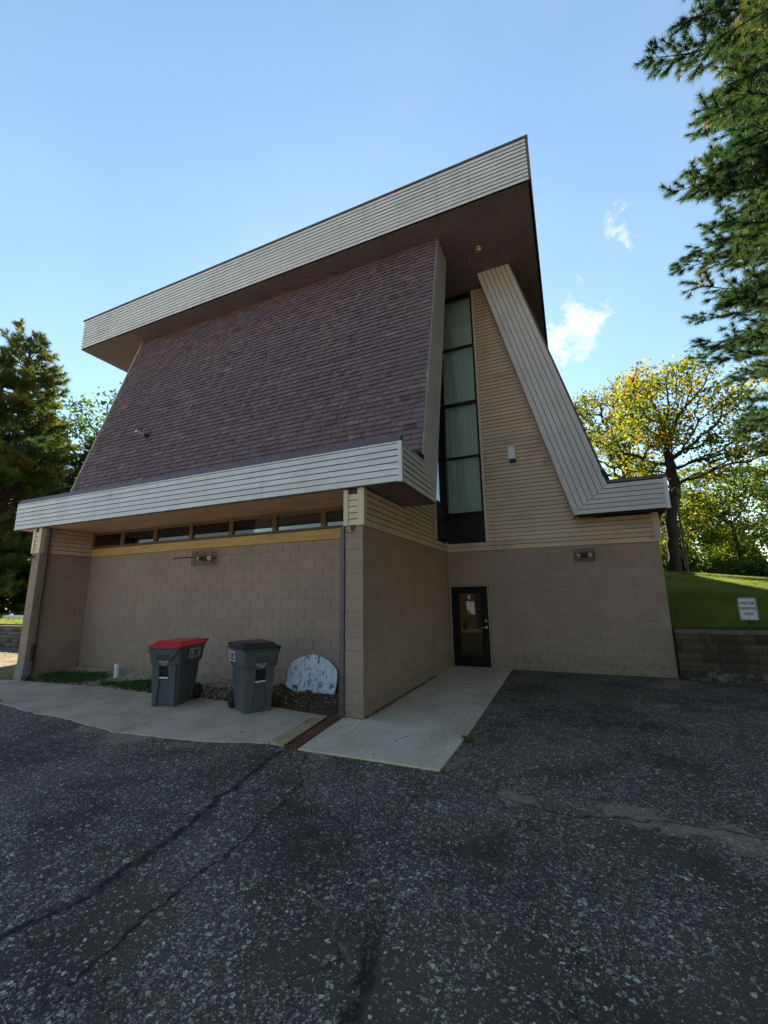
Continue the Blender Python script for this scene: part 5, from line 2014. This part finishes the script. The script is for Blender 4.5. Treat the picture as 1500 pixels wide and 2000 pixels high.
def broadleaf(name, label, loc, trunk, blobs, natt, seed, leafmat, barkmat, leaf=0.11, per=9, step=0.4, spread=0.34, tip=0.011,
              tone=(0.45, 0.2), trunk_r=0.45, group=None, bare_top=0.0, cat='tree', infl=4.0, flare=True, clump=0):
    """trunk: polyline in local coordinates; blobs: (centre, radii, weight) of the crown"""
    g = np.random.default_rng(seed)
    w = np.array([b[2] for b in blobs], float)
    w /= w.sum()
    att, ctone = [], []
    for (c, r, _), k in zip(blobs, (w * natt).astype(int)):
        if clump:
            nc = max(4, k // clump)
            cc = rand_dirs(g, nc) * (g.uniform(0.25, 1, nc) ** 0.40)[:, None]
            d = cc[g.integers(0, nc, k)] + g.normal(size=(k, 3)) * (0.42 / np.mean(r))
        else:
            d = rand_dirs(g, k) * (g.uniform(0.15, 1, k) ** 0.45)[:, None]
        att.append(np.array(c) + d * np.array(r))
    att = np.concatenate(att)
    nodes, par = [], []
    tr = [np.array(p, float) for p in trunk]
    for a, b in zip(tr[:-1], tr[1:]):
        k = max(1, int(np.linalg.norm(b - a) / step))
        for j in range(k):
            nodes.append(a + (b - a) * j / k + (g.normal(size=3) * 0.03 if nodes else 0))
            par.append(len(nodes) - 2)
    nodes.append(tr[-1])
    par.append(len(nodes) - 2)
    P, par = colonize(att, nodes, par, step, infl, step * 1.25, 160, g)
    r, kids = radii(P, par, tip)
    nt_ = len(nodes)
    scale = trunk_r / max(r[0], 1e-6)
    rr = r * (1 - (1 - scale) * np.clip(r / r[0], 0, 1) ** 0.5) if scale < 1 else r * (1 + (scale - 1) * np.clip((r / r[0]), 0, 1) ** 0.4)
    rr[:nt_] = np.maximum(rr[:nt_], 0.05)
    if flare:
        for i in range(min(nt_, 6)):
            h = P[i][2] - P[0][2]
            rr[i] *= 1 + 0.45 * math.exp(-h / 0.45)
    t = thing(name, label, cat, loc, 0, group)
    idx = np.arange(1, len(P))
    pa = par[idx]
    big = rr[idx] > 0.06
    for nm, sel, k in (('trunk', big, 9), ('twigs', ~big, 4)):
        ii = idx[sel]
        if len(ii) == 0:
            continue
        ra = np.minimum(rr[par[ii]], rr[ii] * 1.5) if nm == 'twigs' else np.minimum(rr[par[ii]], rr[ii] * 1.25)
        if nm == 'trunk':
            ra[ii < nt_] = rr[par[ii[ii < nt_]]]
        V, F = tubes_np(P[par[ii]], P[ii], ra, rr[ii], k)
        me = npmesh(nm, V, F, 1.0, barkmat)
        me.shade_smooth()
        link(nm, me, t, kind='stuff' if nm == 'twigs' else None)
    # leaves hang on the outer twigs, in clumps
    cand = np.where((r < tip * 2.1) & (np.arange(len(P)) >= nt_))[0]
    if bare_top > 0:
        zmax = P[:, 2].max()
        keep = g.uniform(size=len(cand)) > np.clip((P[cand, 2] - (zmax - bare_top)) / bare_top, 0, 1) * 0.95
        cand = cand[keep]
    cl = g.uniform(0.25, 1.6, len(cand))
    cnt = np.maximum(1, (per * cl).astype(int))
    C = np.repeat(P[cand], cnt, 0) + g.normal(size=(cnt.sum(), 3)) * spread * np.array([1, 1, 0.75])
    base = tone[0] + 0.18 * np.sin(P[cand, 0] * 1.3 + seed) * np.sin(P[cand, 2] * 1.1) + g.normal(size=len(cand)) * tone[1] * 0.6
    tn = np.clip(np.repeat(base, cnt) + g.normal(size=cnt.sum()) * tone[1] * 0.6, 0, 1)
    V, F = leaf_quads(C, leaf, g)
    link('crown', npmesh('crown', V, F, tn, leafmat), t)
    return t


def copy_tree(t, loc, rotz, scale, label, group=None):
    c = t.copy()
    COL.objects.link(c)
    c.location = loc
    c.rotation_euler = (0, 0, rotz)
    c.scale = (scale[0], scale[0], scale[1])
    c['label'] = label
    if group:
        c['group'] = group
    for ch in t.children:
        d = ch.copy()
        COL.objects.link(d)
        d.parent = c
    return c


def pine(name, label, loc, height, zlow, radius, seed, needlemat, nlen=0.19, nper=38, width=0.0075, whorl=0.55, nbr=5, twig=0.34, droop=0.10, tone=(0.45, 0.22),
         profile=None, trunk_r=0.28, group=None, keep=None, tuft_gap=0.16):
    g = np.random.default_rng(seed)
    t = thing(name, label, 'tree', loc, 0, group)
    SA, SB, RA_, RB_ = [], [], [], []
    T, TD, TT = [], [], []
    z = zlow
    k = 0
    prof = profile or (lambda f: (1 - f) ** 0.75 * min(1, 0.55 + f * 2.5))
    while z < height - 0.4:
        f = (z - zlow) / (height - zlow)
        L0 = radius * prof(f) + 0.25
        for j in range(nbr):
            az = 2 * np.pi * (j / nbr + 0.381 * k) + g.normal() * 0.25
            L = L0 * g.uniform(0.6, 1.12)
            if keep and not keep(az, z, L):
                continue
            el = g.normal(0.12 + 0.55 * f, 0.12)
            p = np.array([0, 0, z + g.normal() * 0.12])
            d = np.array([np.cos(az) * np.cos(el), np.sin(az) * np.cos(el), np.sin(el)])
            n = max(3, int(L / 0.28))
            r0 = 0.014 + 0.016 * L
            ptone = g.normal(tone[0], tone[1] * 0.7)
            for i in range(n):
                s = i / n
                d = unit(d + np.array([0, 0, -droop * (1 - 1.9 * s)]) * 0.45 + g.normal(size=3) * 0.06)
                q = p + d * (L / n)
                SA.append(p); SB.append(q)
                RA_.append(r0 * (1 - s) + 0.006); RB_.append(r0 * (1 - (i + 1) / n) + 0.006)
                if s > 0.22:
                    for sd in (-1, 1):
                        if g.uniform() < 0.86:
                            lat = unit(np.cross(d, [0, 0, 1.0])) * sd
                            td = unit(d * g.uniform(0.4, 1.0) + lat * g.uniform(0.55, 1.0) + np.array([0, 0, g.normal(0.12, 0.22)]))
                            tl = twig * L * (1.1 - s) * g.uniform(0.5, 1.15) + 0.14
                            m = max(1, int(tl / 0.24))
                            a = q.copy()
                            for i2 in range(m):
                                td = unit(td + np.array([0, 0, 0.10]) + g.normal(size=3) * 0.13)
                                b = a + td * (tl / m)
                                SA.append(a); SB.append(b); RA_.append(0.010); RB_.append(0.006)
                                nt2 = max(1, int(tl / m / tuft_gap))
                                for i3 in range(nt2):
                                    if i2 >= m - 3:
                                        T.append(a + (b - a) * (i3 + 1) / nt2); TD.append(td); TT.append(ptone)
                                a = b
                                if g.uniform() < 0.55 and i2 < m - 1:      # side shoot
                                    sdv = unit(td + rand_dirs(g, 1)[0] * 0.9)
                                    e2 = b + sdv * g.uniform(0.12, 0.3)
                                    SA.append(b); SB.append(e2); RA_.append(0.007); RB_.append(0.004)
                                    T.append(e2); TD.append(sdv); TT.append(ptone)
                p = q
            T.append(p); TD.append(d); TT.append(ptone)
        z += whorl * g.uniform(0.8, 1.2)
        k += 1
    nz = 26
    zs = np.linspace(-0.4, height, nz)
    A = np.stack([0.06 * np.sin(zs[:-1] * 0.5), 0.05 * np.cos(zs[:-1] * 0.4), zs[:-1]], 1)
    B = np.stack([0.06 * np.sin(zs[1:] * 0.5), 0.05 * np.cos(zs[1:] * 0.4), zs[1:]], 1)
    tr = trunk_r * (1 - np.clip(zs / height, 0, 1)) ** 0.85 + 0.02
    V, F = tubes_np(A, B, tr[:-1], tr[1:], 10)
    me = npmesh('trunk', V, F, 1.0, M['barkpine'])
    me.shade_smooth()
    link('trunk', me, t)
    V, F = tubes_np(np.array(SA), np.array(SB), np.array(RA_), np.array(RB_), 4)
    me = npmesh('limbs', V, F, 1.0, M['barkpine'])
    link('limbs', me, t)
    T, TD, TT = np.array(T), np.array(TD), np.array(TT)
    nT = len(T)
    dirs = unit(TD[:, None, :] * g.uniform(0.25, 1.5, (nT, nper, 1)) + unit(g.normal(size=(nT, nper, 3))) * 0.85)
    start = T[:, None, :] - TD[:, None, :] * g.uniform(0, 0.15, (nT, nper, 1)) * (nlen / 0.24)
    L = nlen * g.uniform(0.7, 1.15, (nT, nper, 1))
    end = start + dirs * L + np.array([0, 0, -0.012])
    side = unit(np.cross(dirs, g.normal(size=(nT, nper, 3)))) * width
    V = np.stack([start - side, start + side, end], 2).reshape(-1, 3)
    F = np.arange(len(V)).reshape(-1, 3)
    tn = np.clip(np.repeat(TT + g.normal(size=nT) * tone[1] * 0.5, nper) + g.normal(size=nT * nper) * 0.08, 0, 1)
    link('crown', npmesh('crown', V, F, tn, needlemat), t)
    return t, len(F)


# the near pine whose boughs hang into the right of the view
big_pine, nn_ = pine('pine_tree', 'big dark pine with long needles hanging in from the right edge', (11.25, 7.0, 1.3), 25.0, 3.8, 4.05, 11, M['needle'], tone=(0.40, 0.24), nlen=0.225, nper=74, width=0.0075,
                     whorl=0.52, nbr=8, twig=0.38, trunk_r=0.34, profile=lambda f: float(np.interp(f, [0, .1, .3, .42, .6, .8, 1], [.62, .76, .78, .95, .96, .66, .1])),
                     keep=lambda az, z, L: math.cos(az - math.pi * 1.03) > -0.55)
print('needles', nn_)
for x_, y_, r_, k_ in ((12.2, 1.2, 1.0, 1.1), (13.4, 11.5, 2.7, 1.05), (11.2, -3.6, 4.1, 1.0), (10.8, -8.4, 0.3, 1.05), (11.4, -13.5, 1.9, 1.1), (16.0, -1.0, 5.0, 1.2), (15.6, -6.2, 3.4, 1.2), (16.2, -11.5, 2.2, 1.2), (17.5, 5.0, 0.9, 1.2)):
    copy_tree(big_pine, (x_, y_, 0.6), r_ + 3.0, (k_ * 1.2, k_ * 0.85), 'added pine outside the view, blocking sky light from the right', 'unseen pines added to shade the right side')  # unseen trees added to keep the door corner and flank wall dark
# the left pines
left_pine, nn_ = pine('pine_tree', 'tall sunlit pine standing at the far left edge', (-31.2, 9.0, 0.9), 20.0, 1.6, 4.6, 5, M['needle_left'], nlen=0.36, nper=28, width=0.022, whorl=0.60, nbr=9, twig=0.40, trunk_r=0.4,
                      profile=lambda f: (1 - f) ** 0.50 * min(1, 0.75 + f), tone=(0.50, 0.25), tuft_gap=0.30)
print('needles', nn_)
copy_tree(left_pine, (-31.5, 15.0, 1.0), 2.1, (0.85, 0.70), 'shorter dark pine between the tall left pine and the roof')
copy_tree(left_pine, (-38.0, 14.0, 1.0), 4.0, (1.0, 0.8), 'dark pine further back at the very left, behind the white rail')

# oaks on the lawn
oak = broadleaf('oak_tree', 'gnarled oak with yellowing leaves on the lawn beside the lamp post', (8.75, 24.0, 2.85),
                [(0, 0, -0.3), (0.05, 0, 1.0), (0.12, 0, 2.2), (0.22, 0, 3.6), (0.52, 0, 4.5), (0.60, 0, 5.6), (0.55, 0.1, 7.2)],
                [((0.4, 0, 11.2), (3.0, 3.0, 3.0), 1.4), ((2.6, -0.5, 8.6), (3.2, 2.6, 2.6), 1.1), ((4.6, -0.6, 6.4), (2.6, 2.0, 1.4), 0.6), ((-1.3, 0.3, 9.2), (2.4, 2.6, 2.8), 0.9),
                 ((-0.8, -0.6, 5.8), (1.6, 1.6, 1.0), 0.25), ((5.6, 0.5, 9.6), (2.0, 2, 2.0), 0.5)],
                1700, 21, M['leaf_oak'], M['bark'], leaf=0.115, per=10, clump=16, step=0.32, spread=0.24, tone=(0.50, 0.26), trunk_r=0.31, bare_top=1.8)
oak2 = broadleaf('oak_tree', 'second yellowing oak rising behind the fascia between the rake and the first oak', (8.85, 34.0, 2.4),
                 [(0, 0, -0.3), (-0.1, 0, 3.0), (-0.2, 0, 6.0), (-0.5, 0, 8.0)],
                 [((-1.6, 0, 12.2), (2.7, 2.8, 2.8), 1.2), ((-2.6, 0, 9.6), (2.0, 2.4, 2.2), 0.9), ((0.6, 0.3, 10.6), (2.0, 2.2, 2.2), 0.8), ((0.2, 0, 13.6), (2.2, 2, 1.8), 0.5)],
                 1400, 22, M['leaf_oak'], M['bark'], leaf=0.12, per=11, clump=16, step=0.34, spread=0.25, tone=(0.46, 0.26), trunk_r=0.38, bare_top=1.6)

oak2.scale = (1.19, 1.19, 1.19)

# the deciduous tree on the left, behind the pines
lt = broadleaf('deciduous_tree', 'green leafy tree with open lower branches seen between the left pine and the shingles', (-36.5, 18.5, 1.0),
               [(0, 0, -0.3), (0.1, 0, 3.0), (0.0, 0, 6.0), (0.2, 0, 8.0)],
               [((0, 0, 17.6), (5.6, 5.0, 2.2), 1.6), ((1.5, 0, 13.5), (4.5, 4.2, 2.6), 0.8), ((-1.0, -1, 9.0), (4.0, 3.5, 2.5), 0.35), ((2.0, 1, 5.2), (4.5, 3.5, 2.2), 0.5)],
               1100, 31, M['leaf_green'], M['bark'], leaf=0.19, per=9, step=0.5, spread=0.40, tone=(0.26, 0.22), trunk_r=0.4, clump=18)

# trees beyond the lawn on the right
bg = broadleaf('woodland_tree', 'yellow green young tree straight behind the lamp post', (11.6, 36.0, 3.2),
               [(0, 0, -0.3), (0.1, 0, 2.0), (0.0, 0.1, 4.0)],
               [((0, 0, 7.0), (3.4, 3.4, 3.0), 1.0), ((0.4, 0, 4.0), (3.0, 3.0, 2.0), 0.6)],
               650, 41, M['leaf_yellow'], M['bark'], leaf=0.15, per=10, step=0.42, spread=0.34, tone=(0.36, 0.26), trunk_r=0.16, clump=16)
bgg = broadleaf('woodland_tree', 'green leafy tree at the wood edge above the parking sign', (16.0, 38.0, 3.0),
                [(0, 0, -0.3), (0.1, 0, 2.0), (-0.1, 0.1, 4.5)],
                [((0, 0, 7.4), (3.6, 3.4, 3.0), 1.0), ((0.3, 0, 3.6), (3.4, 3.0, 2.2), 0.7)],
                720, 42, M['leaf_green'], M['bark'], leaf=0.16, per=10, step=0.42, spread=0.36, tone=(0.42, 0.26), trunk_r=0.17, clump=16)
GW = 'trees at the edge of the wood'
bg['group'] = GW
bgg['group'] = GW
copy_tree(bgg, (12.9, 41.0, 3.0), 1.3, (0.95, 0.80), 'green tree in the wood between the lamp post and the parking sign', GW)
copy_tree(bgg, (20.5, 40.0, 2.6), 2.6, (1.1, 1.05), 'green tree filling the right edge of the wood under the pine boughs', GW)
copy_tree(bg, (18.6, 45.0, 2.8), 0.7, (1.0, 1.0), 'yellowish tree deeper in the wood at the right edge', GW)
copy_tree(bg, (9.0, 42.0, 3.2), 2.2, (1.0, 0.95), 'yellow tree behind the oak trunk at the building corner', GW)
copy_tree(bgg, (25.5, 44.0, 2.4), 4.4, (1.2, 1.1), 'green tree of the wood just outside the right edge', GW)
copy_tree(bgg, (14.8, 52.0, 3.0), 5.2, (1.2, 1.0), 'distant green tree seen through the gaps of the wood', GW)
copy_tree(bgg, (6.5, 50.0, 3.0), 3.3, (1.2, 1.0), 'distant green tree hidden low behind the oak and the wall', GW)

bush = broadleaf('shrub', 'dark green bush at the wood edge right of the lamp post', (13.6, 33.5, 2.55),
                 [(0, 0, -0.2), (0.05, 0, 0.4)], [((0, 0, 0.9), (1.6, 1.2, 0.85), 1.0)], 260, 51, M['leaf_green'], M['bark'], leaf=0.12, per=12, step=0.26, spread=0.24, tone=(0.22, 0.2), trunk_r=0.05, cat='shrub', infl=2.5)
GB = 'bushes along the top of the lawn'
bush['group'] = GB
copy_tree(bush, (15.9, 34.0, 2.3), 1.0, (1.1, 1.1), 'dark bush at the wood edge above the letters of the sign', GB)
copy_tree(bush, (18.6, 34.5, 2.0), 2.0, (1.2, 1.2), 'dark bush at the wood edge by the right border', GB)
copy_tree(bush, (11.0, 35.5, 2.9), 3.0, (1.0, 1.3), 'bush close behind the lamp post foot', GB)
copy_tree(bush, (8.2, 34.0, 3.0), 4.0, (1.2, 1.7), 'bush between the building corner and the oak trunk', GB)

# left undergrowth
copy_tree(bush, (-30.5, 13.0, 0.9), 1.4, (2.3, 2.6), 'dark bush behind the white rail and the left pier', 'bushes behind the left rail')
copy_tree(bush, (-36.0, 12.0, 0.9), 2.4, (2.3, 2.4), 'dark bush behind the tall left pine trunk', 'bushes behind the left rail')
copy_tree(bg, (-41.0, 24.0, 1.0), 1.9, (1.1, 1.0), 'sunlit yellow tree low behind the left pines')

# wood across the road behind the viewer, mirrored in the strip windows
g = np.random.default_rng(61)
C = []
for x in np.arange(-70, 60, 7.0):
    c = np.array([x + g.normal() * 1.5, -58 + g.normal() * 4, 0])
    h = g.uniform(8, 14)
    n = 1500
    d = rand_dirs(g, n) * (g.uniform(0.3, 1, n) ** 0.5)[:, None]
    C.append(c + np.array([0, 0, h * 0.58]) + d * np.array([4.6, 4.0, h * 0.44]))
C = np.concatenate(C)
V, F = leaf_quads(C, 0.38, g)
o = link('treeline', npmesh('treeline', V, F, g.uniform(0.2, 0.9, len(F)), M['leaf_green']))
tag(o, 'line of green trees across the road, reflected in the strip windows', 'trees', kind='stuff')

g = np.random.default_rng(66)
C = []
for (x0, x1, y0, hh) in ((2, 75, 62, 9.5), (-95, -30, 46, 9.0)):
    for x in np.arange(x0, x1, 3.2):
        c = np.array([x + g.normal(), y0 + g.normal() * 3, 2.0 if x > 0 else 0.8])
        h = hh * g.uniform(0.7, 1.15)
        n = 1500
        d = rand_dirs(g, n) * (g.uniform(0.3, 1, n) ** 0.5)[:, None]
        C.append(c + np.array([0, 0, h * 0.40]) + d * np.array([2.9, 2.4, h * 0.55]))
C = np.concatenate(C)
V, F = leaf_quads(C, 0.42, g)
o = link('far_wood', npmesh('far_wood', V, F, g.uniform(0.1, 0.8, len(F)), M['leaf_green']))
tag(o, 'far green wood closing the view behind the lawn trees', 'trees', kind='stuff')

# ---- grass on the lawn
g = np.random.default_rng(71)
def grass(name, label, X, Y, Z, hh, ww, mat, tonev, lean=0.5):
    n = len(X)
    base = np.stack([X, Y, Z], 1)
    a = g.uniform(0, 2 * np.pi, n)
    side = np.stack([np.cos(a), np.sin(a), np.zeros(n)], 1) * (ww * g.uniform(0.7, 1.3, n))[:, None]
    ln = g.normal(size=(n, 3)) * lean
    ln[:, 2] = 1
    tipv = unit(ln) * (hh * g.uniform(0.5, 1.3, n))[:, None]
    V = np.stack([base - side, base + side, base + tipv], 1).reshape(-1, 3)
    o = link(name, npmesh(name, V, np.arange(3 * n).reshape(n, 3), tonev, mat))
    return tag(o, label, 'grass', kind='stuff')


n = 260000
t = g.uniform(0, 1, n) ** 1.6
Y_ = 5.32 + 22 * t
X_ = 5.04 + g.uniform(0, 1, n) * (4.2 + 9 * t)
tone_ = np.clip(0.45 + 0.2 * np.sin(X_ * 1.1) * np.sin(Y_ * 0.9 + 1) + g.normal(size=n) * 0.2, 0, 1)
grass('grass', 'short mown green grass on the sloping lawn', X_, Y_, lawn_z(X_, Y_) - 0.01, 0.075, 0.007, M['blade'], tone_, 0.7)
n = 9000
X_ = g.uniform(5.06, 9.5, n)
Y_ = 5.29 + np.abs(g.normal(size=n)) * 0.06
grass('grass', 'longer ragged grass fringe along the back of the block retaining wall', X_, Y_, lawn_z(X_, Y_) - 0.01, 0.13, 0.006, M['blade'], np.clip(g.normal(0.45, 0.25, n), 0, 1), 0.8)
n = 30000
X_ = g.uniform(-34, -14.4, n)
Y_ = 4.55 + 12 * g.uniform(0, 1, n) ** 1.5
grass('grass', 'sunlit grass above the left retaining wall', X_, Y_, 0.88 + 0.012 * (Y_ - 4.4), 0.09, 0.014, M['blade'], np.clip(g.normal(0.6, 0.2, n), 0, 1), 0.7)
# scrubby tufts in the sandy path by the left pier and the cracked edge of the apron
X_, Y_ = [], []
for (cx, cy, r, k) in ((-10.6, 0.33, 0.28, 200), (-11.6, 0.9, 0.45, 130), (-10.2, 0.9, 0.30, 90), (-12.8, 1.7, 0.4, 70), (-9.7, 0.15, 0.2, 140), (-7.1, -1.42, 0.10, 150), (-6.9, -1.37, 0.06, 60), (-7.35, -1.33, 0.08, 80), (-14.2, 2.5, 0.7, 260)):
    a = g.normal(size=(k, 2)) * r * np.array([1.0, 0.35])
    X_.append(cx + a[:, 0]); Y_.append(cy + a[:, 1])
X_, Y_ = np.concatenate(X_), np.concatenate(Y_)
grass('grass_tufts', 'dry grass tufts growing in the sandy strip by the left pier', X_, Y_, np.full(len(X_), 0.008), 0.09, 0.006, M['blade'], np.clip(g.normal(0.8, 0.2, len(X_)), 0, 1), 0.9)

# ---- planting bed: gravel, ground cover, dry litter
def pebbles(C, s, mat, name, label, tonev):
    n = len(C)
    base = np.array([[1, 0, 0], [-1, 0, 0], [0, 1, 0], [0, -1, 0], [0, 0, 1], [0, 0, -1]], float)
    q = g.normal(size=(n, 1, 3)) * 0.0 + base[None] * (s[:, None, None] * g.uniform(0.6, 1.25, (n, 6, 1)))
    a = g.uniform(0, 2 * np.pi, n)
    ca, sa = np.cos(a)[:, None], np.sin(a)[:, None]
    x = q[:, :, 0] * ca - q[:, :, 1] * sa
    y = q[:, :, 0] * sa + q[:, :, 1] * ca
    q = np.stack([x * 1.2, y, q[:, :, 2] * 0.65], 2) + C[:, None, :]
    f = np.array([[0, 2, 4], [2, 1, 4], [1, 3, 4], [3, 0, 4], [2, 0, 5], [1, 2, 5], [3, 1, 5], [0, 3, 5]])
    F = (np.arange(n)[:, None, None] * 6 + f[None]).reshape(-1, 3)
    o = link(name, npmesh(name, q.reshape(-1, 3), F, np.repeat(tonev, 8), mat))
    return tag(o, label, 'gravel', kind='stuff')


n = 17000
X_ = g.uniform(LX1 + 0.05, -0.45, n)
yt = g.uniform(0, 1, n)
Y_ = 0.16 + (RY - 0.18) * np.where(g.uniform(size=n) < 0.55, yt ** 0.55, yt)
dens = np.where(X_ < -4.0, np.where((X_ > -7.4) & (X_ < -5.9), 1.0, 0.45 + 0.55 * (Y_ > 0.85)), np.where(X_ < -2.5, 0.45 + 0.55 * (Y_ > 0.8), 0.12))
k = g.uniform(size=n) < dens
X_, Y_ = X_[k], Y_[k]
C = np.stack([X_, Y_, bed_z(X_, Y_) + 0.008], 1)
pebbles(C, g.uniform(0.007, 0.021, len(C)), M['stone'], 'gravel', 'pale river gravel in the planting bed along the wall', np.clip(g.normal(0.55, 0.25, len(C)), 0, 1))


def flecks(name, label, cat, X, Y, Z, size, mat, tonev, updir, narrow=0.5, hz=0.02):
    C = np.stack([X, Y, Z + g.uniform(0, 1, len(X)) * hz], 1)
    V, F = leaf_quads(C, size, g, updir, narrow)
    o = link(name, npmesh(name, V, F, tonev, mat))
    return tag(o, label, cat, kind='stuff')


X_, Y_ = [], []
for (cx, cy, rx, ry, k) in ((-8.2, 0.50, 0.55, 0.24, 2600), (-7.4, 0.62, 0.45, 0.25, 1500), (-7.9, 0.30, 0.5, 0.12, 1300), (-5.5, 0.42, 0.45, 0.20, 2200), (-4.8, 0.40, 0.35, 0.18, 1300), (-6.35, 0.34, 0.25, 0.1, 240), (-4.2, 0.45, 0.3, 0.2, 400)):
    a = g.normal(size=(k, 2))
    X_.append(cx + a[:, 0] * rx * 0.6); Y_.append(cy + a[:, 1] * ry * 0.6)
X_, Y_ = np.concatenate(X_), np.concatenate(Y_)
k = (X_ > LX1 + 0.04) & (Y_ > 0.12) & (Y_ < RY - 0.03)
X_, Y_ = X_[k], Y_[k]
flecks('ground_cover', 'low green weeds spreading in the planting bed beside the left pier', 'weeds', X_, Y_, bed_z(X_, Y_) + 0.006, 0.030, M['weed'], np.clip(g.normal(0.55, 0.25, len(X_)), 0, 1), 0.9, 0.40, 0.06)
n = 6500
X_ = g.uniform(-4.3, -0.42, n)
Y_ = g.uniform(0.16, RY - 0.03, n)
Y_ = np.where(X_ > -1.3, Y_ * 0.9 + 0.02, Y_)
flecks('dry_litter', 'dry brown grass and leaf litter in the right end of the planting bed', 'litter', X_, Y_, bed_z(X_, Y_) + 0.004, 0.017, M['litter'], np.clip(g.normal(0.5, 0.28, n), 0, 1), 2.4, 0.22, 0.012)
n = 1500
X_ = g.uniform(-2.6, -0.6, n)
Y_ = g.uniform(0.2, 1.0, n)
grass('dry_grass', 'thin dry grass under the leaning backboard', X_, Y_, bed_z(X_, Y_), 0.10, 0.004, M['litter'], np.clip(g.normal(0.4, 0.3, n), 0, 1), 1.2)

# litter blown against the foot of the flank wall and on the walk
X_ = np.concatenate([0.015 + np.abs(g.normal(size=420)) * 0.035, g.uniform(0.1, 1.5, 26), g.uniform(1.7, 4.6, 40), g.uniform(-6.5, -1, 40)])
Y_ = np.concatenate([g.uniform(0.0, 3.6, 420), g.uniform(-1.3, 4.8, 26), g.uniform(-0.5, 4.9, 40), g.uniform(-1.4, 0.1, 40)])
Z_ = np.concatenate([np.full(420, 0.024), np.full(26, 0.026), np.full(40, 0.006), np.full(40, 0.022)])
flecks('fallen_leaves', 'small dry leaves and grit along the foot of the block wall and on the pavement', 'leaves', X_, Y_, Z_, 0.019, M['litter'], np.clip(g.normal(0.5, 0.3, len(X_)), 0, 1), 2.5, 0.6, 0.012)

# the weed in the joint of the walk
wd = thing('weed_plant', 'small bright green weed growing in the joint at the right edge of the walk', 'weed', (1.66, -0.36, 0.005))
m_ = MB()
for i in range(46):
    a = random.uniform(0, 6.28)
    L = random.uniform(0.05, 0.13)
    el = random.uniform(0.1, 1.1)
    d = Vector((math.cos(a) * math.cos(el), math.sin(a) * math.cos(el), math.sin(el)))
    s_ = d.cross(Z).normalized() * random.uniform(0.005, 0.010)
    m_.tone = random.uniform(0.45, 1.0)
    o_ = Vector((random.uniform(-0.04, 0.04), random.uniform(-0.04, 0.04), 0))
    m_.poly([o_, o_ + d * L * 0.5 + s_, o_ + d * L + Vector((0, 0, -0.01)), o_ + d * L * 0.5 - s_])
part('leaves', m_, M['weed'], wd)
